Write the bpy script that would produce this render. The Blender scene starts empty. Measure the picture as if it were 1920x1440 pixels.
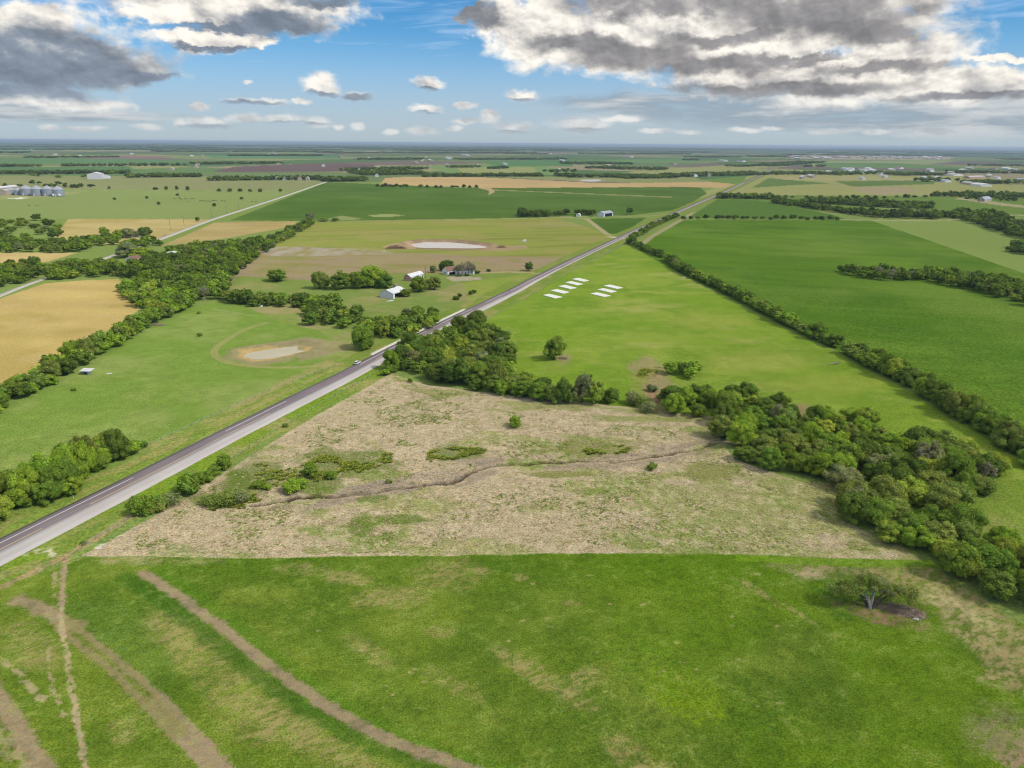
import bpy, math, random
import numpy as np
from mathutils import Matrix, Vector

# ------------------------------------------------------------------ camera
S = bpy.context.scene
COL = S.collection
H = 120.0                       # flying height of the camera, metres
FPX, PITCH, ROLL = 1333.0, math.radians(18.70), math.radians(0.45)
R0, U0 = np.array([1.0, 0, 0]), np.array([0, math.sin(PITCH), math.cos(PITCH)])
FW = np.array([0, math.cos(PITCH), -math.sin(PITCH)])
CR = math.cos(ROLL) * R0 + math.sin(ROLL) * U0
CU = -math.sin(ROLL) * R0 + math.cos(ROLL) * U0
cam = bpy.data.cameras.new('camera'); cam_o = bpy.data.objects.new('camera', cam); COL.objects.link(cam_o)
cam.sensor_width = 36.0; cam.lens = FPX / 1920 * 36.0
cam.clip_start = 1.0; cam.clip_end = 200000.0
cam_o.matrix_world = Matrix(((CR[0], CU[0], -FW[0], 0), (CR[1], CU[1], -FW[1], 0), (CR[2], CU[2], -FW[2], H), (0, 0, 0, 1)))
S.camera = cam_o
S.cycles.filter_width = 1.1

def ray(x, y):
    return FW * FPX + CR * (x - 960.0) + CU * (720.0 - y)
def P(x, y):
    """photo measurement -> point on the level ground"""
    v = ray(x, y); t = -H / min(v[2], -1e-3); return np.array([v[0] * t, v[1] * t])
def UV(X, Y, Z=0.0):
    a = X * CR[0] + Y * CR[1] + (Z - H) * CR[2]; b = X * CU[0] + Y * CU[1] + (Z - H) * CU[2]
    c = np.maximum(X * FW[0] + Y * FW[1] + (Z - H) * FW[2], 1e-3)
    return 960 + FPX * a / c, 720 - FPX * b / c
def mpp(x, y):
    p = P(x, y); return math.sqrt(p[0] ** 2 + p[1] ** 2 + H * H) / FPX

# ------------------------------------------------------------------ light
S.view_settings.view_transform = 'Standard'; S.view_settings.look = 'None'
S.view_settings.gamma = 1.0; S.view_settings.exposure = 0.55
SUN_EL, SUN_AZ = math.radians(46), math.radians(112)      # azimuth clockwise from the view direction
sd = Vector((math.sin(SUN_AZ) * math.cos(SUN_EL), math.cos(SUN_AZ) * math.cos(SUN_EL), math.sin(SUN_EL)))
sun = bpy.data.lights.new('sun', 'SUN'); sun.energy = 2.2; sun.angle = math.radians(8); sun.color = (1, .93, .80)
sun_o = bpy.data.objects.new('sun', sun); COL.objects.link(sun_o)
sun_o.rotation_euler = (-sd).to_track_quat('-Z', 'Y').to_euler()
KEXP = 1.30                    # radiance of a white level surface in this light (for converting photographed colours to albedo)

def lin(c):
    c = np.asarray(c, float) / 255.0
    return np.where(c <= .04045, c / 12.92, ((c + .055) / 1.055) ** 2.4)
def alb(r, g, b):
    return lin((r, g, b)) / KEXP

# ------------------------------------------------------------------ node helper
class NT:
    def __init__(s, tree): s.t = tree; s.n = tree.nodes; s.l = tree.links
    def put(s, sock, v):
        if isinstance(v, bpy.types.NodeSocket): s.l.new(v, sock)
        elif v is not None: sock.default_value = v
    def node(s, kind, **kw):
        n = s.n.new(kind)
        for k, v in kw.items(): setattr(n, k, v)
        return n
    def math(s, op, a, b=None, c=None, clamp=False):
        n = s.node('ShaderNodeMath', operation=op, use_clamp=clamp)
        for i, v in enumerate((a, b, c)): s.put(n.inputs[i], v)
        return n.outputs[0]
    def vec(s, op, a, b=None, c=None):
        n = s.node('ShaderNodeVectorMath', operation=op)
        for i, v in enumerate((a, b, c)): s.put(n.inputs[i], v)
        return n.outputs['Value'] if op in ('LENGTH', 'DOT_PRODUCT') else n.outputs[0]
    def comb(s, x, y, z=0.0):
        n = s.node('ShaderNodeCombineXYZ')
        for i, v in enumerate((x, y, z)): s.put(n.inputs[i], v)
        return n.outputs[0]
    def noise(s, v, scale, detail=2, rough=.5, color=False, dist=0.0):
        n = s.node('ShaderNodeTexNoise'); s.put(n.inputs['Vector'], v)
        n.inputs['Scale'].default_value = scale; n.inputs['Detail'].default_value = detail
        n.inputs['Roughness'].default_value = rough; n.inputs['Distortion'].default_value = dist
        return n.outputs['Color' if color else 'Fac']
    def smooth(s, v, a, b, lo=0.0, hi=1.0):
        n = s.node('ShaderNodeMapRange', interpolation_type='SMOOTHSTEP'); s.put(n.inputs[0], v)
        for i, q in enumerate((a, b, lo, hi)): s.put(n.inputs[i + 1], q)
        return n.outputs[0]
    def mix(s, f, a, b, blend='MIX'):
        n = s.node('ShaderNodeMix', data_type='RGBA', blend_type=blend)
        s.put(n.inputs['Factor'], f)
        for k, v in ((6, a), (7, b)):
            if isinstance(v, (tuple, list, np.ndarray)): v = (*[float(q) for q in v[:3]], 1.0)
            s.put(n.inputs[k], v)
        return n.outputs[2]

# ------------------------------------------------------------------ sky
world = bpy.data.worlds.new('World'); S.world = world; world.use_nodes = True
def build_world():
    N = NT(world.node_tree); N.n.clear()
    sky = N.node('ShaderNodeTexSky'); sky.sky_type = 'NISHITA'; sky.sun_disc = False
    sky.sun_elevation = SUN_EL; sky.sun_rotation = SUN_AZ; sky.air_density = 1.0; sky.dust_density = 0.6; sky.ozone_density = 2.2
    tc = N.node('ShaderNodeTexCoord').outputs['Generated']
    sp = N.node('ShaderNodeSeparateXYZ'); N.put(sp.inputs[0], tc)
    x, y, z = sp.outputs
    az = N.math('ARCTAN2', x, y)
    hor = N.math('SQRT', N.math('ADD', N.math('MULTIPLY', x, x), N.math('MULTIPLY', y, y)))
    el = N.math('DIVIDE', z, N.math('MAXIMUM', hor, 1e-4))
    el = N.math('MAXIMUM', el, 0.0)
    q = N.comb(N.math('MULTIPLY', az, 7.0), N.math('MULTIPLY', el, 10.5), 0.37)
    p = N.comb(az, el, 0.0)
    w1 = N.vec('SUBTRACT', N.noise(q, 2.0, 5, .58, color=True), (.5, .5, .5))
    w2 = N.vec('SUBTRACT', N.noise(q, 9.0, 5, .6, color=True), (.5, .5, .5))
    wv = N.vec('ADD', N.vec('MULTIPLY', w1, (.50, .34, 0)), N.vec('MULTIPLY', w2, (.20, .16, 0)))
    pw = N.vec('ADD', p, N.vec('SCALE', wv, None)); pw_n = pw.node.inputs[1].links[0].from_node
    N.put(pw_n.inputs['Scale'], N.math('MULTIPLY', N.math('ADD', el, 0.018), 0.9))
    def blob(pos, cx, cy, rx, ry):
        v = ray(cx, cy); hh = math.hypot(v[0], v[1]); a, e = math.atan2(v[0], v[1]), v[2] / hh
        sx, sy = FPX / rx, FPX / ry
        return N.vec('LENGTH', N.vec('MULTIPLY_ADD', pos, (sx, sy, 0), (-a * sx, -e * sy, 0)))
    def field(pos, blobs, k=.25):
        out = None
        for b in blobs:
            d = blob(pos, *b)
            out = d if out is None else N.math('SMOOTH_MIN', out, d, k)
        return out
    big = [(60, 100, 170, 50), (0, 60, 130, 36), (165, 130, 120, 26), (50, 180, 110, 16), (140, 192, 70, 12), (265, 143, 52, 9),
           (430, 14, 190, 36), (560, 22, 60, 30), (385, 73, 80, 18), (470, 76, 42, 11), (300, 20, 80, 14),
           (945, 40, 46, 44), (1040, 62, 110, 54), (1170, 92, 150, 42), (1330, 60, 200, 66), (1500, 40, 220, 62), (1400, 0, 300, 44),
           (1625, 50, 100, 44), (1690, 105, 100, 40), (1790, 158, 150, 26), (1430, 130, 170, 42), (1590, 150, 160, 40), (1880, 112, 60, 7), (1012, 104, 40, 8), (885, 26, 26, 14)]
    small = [(612, 164, 32, 15), (672, 179, 26, 7), (800, 158, 30, 10), (985, 179, 28, 10), (470, 191, 46, 6), (507, 192, 32, 7),
             (372, 201, 15, 7), (567, 190, 18, 4), (468, 157, 10, 4), (800, 204, 30, 8), (870, 198, 24, 5), (385, 230, 40, 9),
             (460, 222, 34, 8), (530, 224, 42, 8), (597, 231, 22, 10), (632, 238, 10, 6), (335, 230, 12, 8), (278, 237, 24, 6),
             (672, 234, 13, 8), (735, 248, 14, 5), (790, 246, 28, 8), (918, 220, 20, 13), (962, 238, 40, 11), (872, 226, 20, 6), (850, 240, 16, 6), (1090, 233, 58, 14),
             (1160, 222, 46, 6), (95, 238, 15, 5), (160, 241, 28, 4), (1230, 246, 24, 4), (1290, 247, 26, 4), (1400, 243, 34, 5), (1445, 240, 20, 4), (1560, 246, 40, 4), (1640, 247, 24, 5), (1750, 247, 34, 5)]
    gray = [(40, 105, 160, 40), (150, 140, 110, 24), (60, 165, 110, 16), (275, 147, 50, 8), (510, 44, 80, 20), (600, 4, 50, 16), (420, 52, 100, 7),
            (1080, 84, 75, 18), (1190, 106, 110, 22), (1310, 122, 140, 15), (1250, 2, 180, 26), (1545, 20, 150, 36), (1665, 60, 70, 24), (885, 26, 40, 22),
            (1350, 74, 90, 12), (1500, 112, 90, 8), (1640, 132, 90, 10), (1430, 168, 230, 10), (672, 180, 30, 7), (470, 194, 60, 5), (1830, 180, 120, 6),
            (614, 177, 30, 5), (800, 166, 28, 4), (985, 187, 26, 4), (440, 238, 90, 5), (550, 233, 60, 4), (955, 247, 46, 4), (1110, 245, 66, 5), (800, 212, 28, 3), (385, 90, 70, 5)]
    fb, fs, fg = field(pw, big), field(pw, small, .12), field(pw, gray, .45)
    n3 = N.noise(q, 3.2, 6, .52, dist=.3)
    lo = N.noise(q, 2.1, 4, .46, dist=.15); lo2 = N.noise(N.vec('ADD', q, (.05, .12, 0)), 2.1, 4, .46, dist=.15)
    fine = N.noise(q, 9.0, 3, .5, dist=.4); fine2 = N.noise(N.vec('ADD', q, (.015, .034, 0)), 9.0, 3, .5, dist=.4)
    relief = N.math('ADD', N.math('SUBTRACT', lo, lo2), N.math('MULTIPLY', N.math('SUBTRACT', fine, fine2), .24))
    dn = N.math('SUBTRACT', n3, .5)
    db = N.math('ADD', fb, N.math('MULTIPLY', dn, -1.4)); dsm = N.math('ADD', fs, N.math('MULTIPLY', dn, -1.2))
    mb = N.smooth(db, 1.24, 0.74); ms = N.smooth(dsm, 1.30, 0.42, 0, .95)
    mask = N.math('MAXIMUM', mb, ms)
    gr = N.smooth(N.math('ADD', fg, N.math('ADD', N.math('MULTIPLY', N.math('SUBTRACT', lo, .5), .9), N.math('MULTIPLY', dn, .2))), 1.42, 0.62)
    gr = N.math('MULTIPLY', gr, N.smooth(relief, .22, .04, .72, 1))
    # stratus sheet over the right half of the horizon, high wisps, and a thin veil toward the horizon
    st = N.vec('MULTIPLY', q, (.35, 1.8, 1.0))
    ns = N.noise(st, 2.6, 6, .58)
    fst = field(pw, [(1520, 200, 400, 36), (1800, 205, 300, 42), (1250, 192, 210, 14), (60, 212, 200, 12)], .3)
    mst = N.math('MULTIPLY', N.smooth(fst, 1.25, .55), N.smooth(ns, .30, .52, .35, 1))
    rot = N.comb(N.math('ADD', N.math('MULTIPLY', az, 3.4), N.math('MULTIPLY', el, 9.0)), N.math('SUBTRACT', N.math('MULTIPLY', el, 44.0), N.math('MULTIPLY', az, 3.0)), 1.7)
    veil_n = N.noise(rot, 1.5, 5, .58, dist=.5)
    veil = N.math('MULTIPLY', N.smooth(veil_n, .44, .74), N.smooth(el, .06, .15, .35, .62))
    low = N.smooth(el, .155, 0.015)
    veil = N.math('MAXIMUM', N.math('MULTIPLY', low, .88), veil)
    base = sky.outputs[0]
    veil = N.math('MAXIMUM', veil, N.math('MULTIPLY', N.smooth(el, .24, .7), N.smooth(N.noise(tc, 2.2, 4, .6), .30, .55, .55, .95)))  # white cloud cover overhead, out of view, added to make the skylight less blue
    W = 7.3
    base = N.mix(1.0, base, (.23, .55, .80), 'MULTIPLY')
    veilc = N.mix(N.smooth(el, .0, .13), (W * .46, W * .535, W * .585), (W * .43, W * .60, W * .86))
    veilc = N.mix(N.smooth(el, .24, .6), veilc, (W * .80, W * .79, W * .77))
    c = N.mix(veil, base, veilc)
    stc = N.mix(N.smooth(ns, .42, .64), (W * .27, W * .335, W * .40), (W * .60, W * .62, W * .63))
    c = N.mix(N.math('MULTIPLY', mst, .88), c, stc)
    lit = N.smooth(N.math('ADD', relief, N.math('MULTIPLY', dn, .10)), -.22, .13)
    bright = N.mix(lit, (W * .42, W * .415, W * .42), (W * 1.02, W * .965, W * .87))
    warm = N.smooth(az, -.35, .15)
    darkc = N.mix(lit, N.mix(warm, (W * .16, W * .195, W * .25), (W * .20, W * .198, W * .205)), N.mix(warm, (W * .26, W * .31, W * .38), (W * .35, W * .34, W * .345)))
    cc = N.mix(gr, bright, darkc)
    # thin rims let the sky through, far clouds sink into the air
    cc = N.mix(N.smooth(el, .075, 0.0, 0, .62), cc, veilc)
    c = N.mix(mask, c, cc)
    bg = N.node('ShaderNodeBackground'); N.put(bg.inputs[0], c); bg.inputs[1].default_value = 0.10
    out = N.node('ShaderNodeOutputWorld'); N.l.new(bg.outputs[0], out.inputs[0])
build_world()

# ------------------------------------------------------------------ object helpers
def tag(o, label=None, cat=None, group=None, kind=None):
    for k, v in (('label', label), ('category', cat), ('group', group), ('kind', kind)):
        if v: o[k] = v
    return o
def empty(name, loc, rz=0.0, sc=1.0):
    o = bpy.data.objects.new(name, None); COL.objects.link(o); o.location = loc; o.rotation_euler = (0, 0, rz)
    o.scale = (sc, sc, sc) if not isinstance(sc, tuple) else sc; o.empty_display_size = .5
    return o
def mesh_np(name, V, F, mat=None, attrs=None, smooth=False):
    """V (n,3), F (m,k) all faces with k corners"""
    V = np.ascontiguousarray(V, np.float32); F = np.ascontiguousarray(F, np.int32); m, k = F.shape
    me = bpy.data.meshes.new(name); me.vertices.add(len(V)); me.vertices.foreach_set('co', V.ravel())
    me.loops.add(m * k); me.loops.foreach_set('vertex_index', F.ravel()); me.polygons.add(m)
    me.polygons.foreach_set('loop_start', np.arange(0, m * k, k, dtype=np.int32))
    me.polygons.foreach_set('loop_total', np.full(m, k, np.int32))
    if smooth: me.polygons.foreach_set('use_smooth', np.ones(m, bool))
    me.update(calc_edges=True)
    for an, A in (attrs or {}).items():
        A = np.asarray(A, np.float32)
        if A.ndim == 2:
            at = me.attributes.new(an, 'FLOAT_COLOR', 'POINT')
            at.data.foreach_set('color', np.concatenate([A, np.ones((len(A), 1), np.float32)], 1).ravel())
        else:
            at = me.attributes.new(an, 'FLOAT', 'POINT'); at.data.foreach_set('value', A)
    if mat: me.materials.append(mat)
    return me
def obj(name, me, parent=None, loc=None):
    o = bpy.data.objects.new(name, me); COL.objects.link(o)
    if parent: o.parent = parent
    if loc is not None: o.location = loc
    return o
class MB:
    """collects solids into one mesh"""
    def __init__(s): s.v, s.f = [], []
    def add(s, v, f):
        b = len(s.v); s.v += [tuple(map(float, q)) for q in v]; s.f += [[b + i for i in q] for q in f]
    def box(s, c, d, rz=0.0):
        x, y, z = [q / 2 for q in d]; ca, sa = math.cos(rz), math.sin(rz)
        v = [(c[0] + px * ca - py * sa, c[1] + px * sa + py * ca, c[2] + pz) for pz in (-z, z) for px, py in ((-x, -y), (x, -y), (x, y), (-x, y))]
        s.add(v, [(3, 2, 1, 0), (4, 5, 6, 7), (0, 1, 5, 4), (1, 2, 6, 5), (2, 3, 7, 6), (3, 0, 4, 7)])
    def tube(s, pts, rad, n=6):
        pts = [np.array(p, float) for p in pts]; rings = []; b = len(s.v)
        for i, p in enumerate(pts):
            t = pts[min(i + 1, len(pts) - 1)] - pts[max(i - 1, 0)]; t = t / (np.linalg.norm(t) + 1e-9)
            a = np.cross(t, (0, 0, 1) if abs(t[2]) < .9 else (1, 0, 0)); a /= np.linalg.norm(a); c = np.cross(t, a)
            r = rad[i] if hasattr(rad, '__len__') else rad
            s.v += [tuple(p + r * (a * math.cos(6.2832 * k / n) + c * math.sin(6.2832 * k / n))) for k in range(n)]
        for i in range(len(pts) - 1):
            for k in range(n): s.f.append([b + i * n + k, b + i * n + (k + 1) % n, b + (i + 1) * n + (k + 1) % n, b + (i + 1) * n + k])
        s.f.append([b + k for k in range(n)][::-1]); s.f.append([b + (len(pts) - 1) * n + k for k in range(n)])
    def lathe(s, prof, n=24, c=(0, 0)):
        b = len(s.v)
        for r, z in prof: s.v += [(c[0] + r * math.cos(6.2832 * k / n), c[1] + r * math.sin(6.2832 * k / n), z) for k in range(n)]
        for i in range(len(prof) - 1):
            for k in range(n): s.f.append([b + i * n + k, b + i * n + (k + 1) % n, b + (i + 1) * n + (k + 1) % n, b + (i + 1) * n + k])
        s.f.append([b + k for k in range(n)][::-1]); s.f.append([b + (len(prof) - 1) * n + k for k in range(n)])
    def mesh(s, name, mat, smooth=False):
        me = bpy.data.meshes.new(name); me.from_pydata(s.v, [], s.f); me.update()
        if smooth:
            for q in me.polygons: q.use_smooth = True
        me.materials.append(mat); return me
    def build(s, name, mat, parent=None, smooth=False, loc=None): return obj(name, s.mesh(name, mat, smooth), parent, loc)

# ------------------------------------------------------------------ numpy noise
def _h(ix, iy, seed):
    n = (ix.astype(np.int64) * 374761393 + iy.astype(np.int64) * 668265263 + seed * 1442695041) & 0xffffffff
    n = ((n ^ (n >> 13)) * 1274126177) & 0xffffffff
    return ((n ^ (n >> 16)) & 0xffff) / 65535.0
def vn(x, y, seed):
    fx, fy = np.floor(x), np.floor(y); ix, iy = fx.astype(np.int64), fy.astype(np.int64); tx, ty = x - fx, y - fy
    tx = tx * tx * (3 - 2 * tx); ty = ty * ty * (3 - 2 * ty)
    a, b, c, d = _h(ix, iy, seed), _h(ix + 1, iy, seed), _h(ix, iy + 1, seed), _h(ix + 1, iy + 1, seed)
    return (a + (b - a) * tx) * (1 - ty) + (c + (d - c) * tx) * ty
def fbm(x, y, scale, seed=1, octv=3, cell=None, rough=.55):
    """0..1; octaves finer than the mesh cell are left out"""
    out = np.zeros_like(x); amp, tot, s = 1.0, 0.0, scale; c, sn = math.cos(.6), math.sin(.6)
    for o in range(octv):
        w = amp if cell is None else amp * np.clip(s / (1.6 * cell) - .3, 0, 1)
        out += w * (vn(x / s + 17.3 * o, y / s - 9.1 * o, seed + o * 31) - .5); tot += amp
        amp *= rough; s *= .5; x, y = x * c - y * sn, x * sn + y * c
    return .5 + out / tot
def sst(a, b, x):
    t = np.clip((x - a) / (b - a), 0, 1); return t * t * (3 - 2 * t)
def inpoly(x, y, poly):
    poly = np.asarray(poly, float); m = np.zeros(x.shape, bool)
    k = np.where((x >= poly[:, 0].min()) & (x <= poly[:, 0].max()) & (y >= poly[:, 1].min()) & (y <= poly[:, 1].max()))[0]
    if not len(k): return m
    xs, ys = x[k], y[k]; r = np.zeros(len(k), bool)
    for i in range(len(poly)):
        x0, y0 = poly[i - 1]; x1, y1 = poly[i]
        if y0 == y1: continue
        c = (y0 > ys) != (y1 > ys); r ^= c & (xs < (x1 - x0) * (ys - y0) / (y1 - y0) + x0)
    m[k] = r; return m
def dline(X, Y, pts, reach):
    """distance to a polyline (world), np.inf beyond reach; also the position along it"""
    D = np.full(X.shape, np.inf); T = np.zeros(X.shape); t0 = 0.0
    for i in range(len(pts) - 1):
        a, b = np.array(pts[i], float), np.array(pts[i + 1], float); L = np.linalg.norm(b - a)
        k = np.where((X > min(a[0], b[0]) - reach) & (X < max(a[0], b[0]) + reach) & (Y > min(a[1], b[1]) - reach) & (Y < max(a[1], b[1]) + reach))[0]
        if len(k) and L > 1e-6:
            px, py = X[k] - a[0], Y[k] - a[1]; u = (b - a) / L
            s = np.clip(px * u[0] + py * u[1], 0, L); d = np.hypot(px - s * u[0], py - s * u[1])
            m = d < D[k]; kk = k[m]; D[kk] = d[m]; T[kk] = t0 + s[m]
        t0 += L
    return D, T
def W(pts): return [P(*p) for p in pts]
def resample(pts, step):
    out = [np.array(pts[0], float)]
    for a, b in zip(pts[:-1], pts[1:]):
        a, b = np.array(a, float), np.array(b, float); n = max(1, int(np.linalg.norm(b - a) / step))
        out += [a + (b - a) * (i + 1) / n for i in range(n)]
    return np.array(out)
def smoothline(pts, it=2):
    pts = [np.array(p, float) for p in pts]
    for _ in range(it):
        q = [pts[0]]
        for a, b in zip(pts[:-1], pts[1:]): q += [a * .75 + b * .25, a * .25 + b * .75]
        pts = q + [pts[-1]]
    return pts

# ------------------------------------------------------------------ lines of the land (measured on the photograph, laid on level ground)
RD = P(880, 583) - P(320, 860); RD = RD / np.linalg.norm(RD); RN = np.array([RD[1], -RD[0]])
def roadpt(t, n): return RD * t + RN * n
# distance along the highway, offset of its left edge, width of the asphalt, width of the pale new carriageway
ROADTAB = np.array([(-40, -221, 6.8, 9.0), (110, -221.5, 6.8, 8.6), (215, -223, 6.6, 7.6), (300, -223, 6.6, 7.0), (400, -224, 6.8, 6.4), (530, -223.2, 7.4, 5.4),
                    (690, -224, 8.4, 1.6), (800, -223, 9.0, .8), (1050, -219.8, 9.4, .7), (1490, -207.2, 10.5, .6), (2000, -190, 11, .6), (3600, -150, 13, .6), (6500, -130, 15, .6)])
def roadrow(t):
    return [np.interp(t, ROADTAB[:, 0], ROADTAB[:, k]) for k in (1, 2, 3)]
ROAD_T = np.concatenate([np.arange(-40, 900, 6.0), np.arange(900, 2000, 20.0), np.arange(2000, 6500, 80.0)])
road_mid = [roadpt(t, roadrow(t)[0] + roadrow(t)[1] * .5 + roadrow(t)[2] * .5) for t in (-40, 110, 215, 300, 400, 530, 690, 1050, 1490, 2000, 3600, 6500)]
FARMROAD = W([(-60, 578), (0, 555), (60, 530), (105, 516), (150, 500), (190, 487), (250, 466), (290, 453), (370, 422), (400, 411), (460, 392), (535, 367.5), (612, 341)])
GULLY = smoothline(W([(470, 945), (560, 930), (640, 928), (700, 922), (770, 910), (830, 905), (870, 893), (895, 880), (935, 870), (1000, 868), (1080, 863), (1150, 866), (1220, 857), (1290, 846), (1345, 830)]), 2)
POND1 = W([(456, 668), (461, 661), (500, 654), (560, 646), (581, 650), (575, 657), (520, 669), (482, 674)])
POND2 = W([(770, 457), (800, 453), (850, 454), (913, 461), (910, 465.5), (800, 465), (775, 463)])
POND3 = W([(1085, 337.2), (1130, 336.2), (1124, 340.5), (1095, 340.5)])
def terrain(X, Y):
    d = np.hypot(X, Y); f = 1 - sst(500, 850, d)
    z = f * ((fbm(X, Y, 85, 5, 2) - .5) * 1.6)
    return z
def micro(X, Y, Z, cell):
    D, T = dline(X + (fbm(X, Y, 7, 108, 3) - .5) * 4.5, Y + (fbm(X, Y, 7, 109, 3) - .5) * 4.5, [tuple(q) for q in GULLY], 14.0)
    wob = fbm(X, Y, 7, 91, 2); k = np.isfinite(D)
    dd = np.where(k, D, 99.0)
    depth = 1.7 * (.35 + .65 * sst(.35, .7, fbm(T * .6, T * 0 + 3.1, 14, 92, 2)))
    Z = Z - depth * (1 - sst(.3 + .5 * wob, 1.0 + .8 * wob, dd)) - .5 * (1 - sst(1.5, 9, dd))
    for pond, hgt in ((POND1, 1.1), (POND2, 2.2)):
        c = np.mean(pond, 0); D2, _ = dline(X, Y, [tuple(q) for q in list(pond) + [pond[0]]], 26.0)
        ins = inpoly(X, Y, pond); D2 = np.where(np.isfinite(D2), D2, 99.0)
        ring = hgt * np.exp(-((D2 - 8) / 5.0) ** 2) * (Y > c[1] - 4) + .4 * hgt * np.exp(-((D2 - 7) / 4.0) ** 2)
        Z = np.where(ins, Z - .35, Z + ring - .3 * np.exp(-(D2 / 3.0) ** 2))
    return Z

# ------------------------------------------------------------------ surface materials
def new_mat(name):
    m = bpy.data.materials.new(name); m.use_nodes = True; N = NT(m.node_tree); N.n.clear()
    out = N.node('ShaderNodeOutputMaterial'); return m, N, out
def ground_mat(name, scale, amp, bump, stretch=None, rough=.95, speck=None):
    m, N, out = new_mat(name)
    at = N.node('ShaderNodeAttribute', attribute_name='albedo').outputs['Color']
    pos = N.node('ShaderNodeTexCoord').outputs['Object']
    v = N.vec('MULTIPLY', pos, stretch) if stretch else pos
    f = N.noise(v, scale, 5, .72); f2 = N.noise(v, scale * .22, 3, .6)
    k = N.math('ADD', N.smooth(f, .36, .64, 1 - amp, 1 + amp), N.math('MULTIPLY', N.math('SUBTRACT', f2, .5), amp * 1.0))
    if name == 'meadow_grass':      # bare soil is smoother than grass
        sx = N.node('ShaderNodeSeparateColor'); N.put(sx.inputs[0], at); g = N.smooth(N.math('SUBTRACT', sx.outputs[1], sx.outputs[0]), -.03, .02, .38, 1.0)
        k = N.math('MULTIPLY_ADD', N.math('SUBTRACT', k, 1.0), g, 1.0)
    c = N.vec('SCALE', at); N.put(c.node.inputs['Scale'], k)
    hue = N.smooth(N.noise(N.vec('ADD', v, (31.7, 12.1, 3.3)), scale * .8, 3, .6), .35, .65)
    c = N.mix(hue, N.vec('MULTIPLY', c, (1.10, 1.0, .94)), N.vec('MULTIPLY', c, (.88, 1.01, 1.06)))
    if speck is not None:
        c = N.mix(N.smooth(N.noise(v, scale * .8, 3, .7), .60, .70, 0, .55), c, speck)
    b = N.node('ShaderNodeBsdfDiffuse'); N.put(b.inputs[0], c); b.inputs[1].default_value = .6
    bp = N.node('ShaderNodeBump'); bp.inputs['Strength'].default_value = bump; bp.inputs['Distance'].default_value = .35
    N.put(bp.inputs['Height'], f); N.l.new(bp.outputs[0], b.inputs['Normal']); N.l.new(b.outputs[0], out.inputs[0]); return m
def surf(name, col, rough=.7, var=.12, scale=1.0, metallic=0.0, spec=.3, bump=0.0, col2=None, stretch=None):
    m, N, out = new_mat(name)
    pos = N.node('ShaderNodeTexCoord').outputs['Object']
    if stretch: pos = N.vec('MULTIPLY', pos, stretch)
    f = N.noise(pos, scale, 5, .62)
    a = np.array(col, float)
    c = N.mix(N.smooth(f, .3, .7), a * (1 - var), np.array(col2, float) if col2 is not None else np.minimum(a * (1 + var), .95))
    b = N.node('ShaderNodeBsdfPrincipled'); N.put(b.inputs['Base Color'], c); b.inputs['Roughness'].default_value = rough
    b.inputs['Metallic'].default_value = metallic; b.inputs['Specular IOR Level'].default_value = spec
    if bump:
        bp = N.node('ShaderNodeBump'); bp.inputs['Strength'].default_value = bump; bp.inputs['Distance'].default_value = .1
        N.put(bp.inputs['Height'], f); N.l.new(bp.outputs[0], b.inputs['Normal'])
    N.l.new(b.outputs[0], out.inputs[0]); return m

GM = dict(
    farmland=ground_mat('farmland_surface', .9, .28, .3),
    meadow=ground_mat('meadow_grass', 2.3, .34, .8, (1, 1, 1)),
    dry=ground_mat('dry_grass', 2.0, .42, .9, (.75, 1.3, 1)),
    pasture=ground_mat('pasture_grass', 1.5, .28, .7),
    crop=ground_mat('crop_rows', 1.0, .42, .8, (.6, 1.3, 1)),
    wheat=ground_mat('ripe_wheat', 1.1, .16, .5, (.6, 1.3, 1)))

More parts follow.
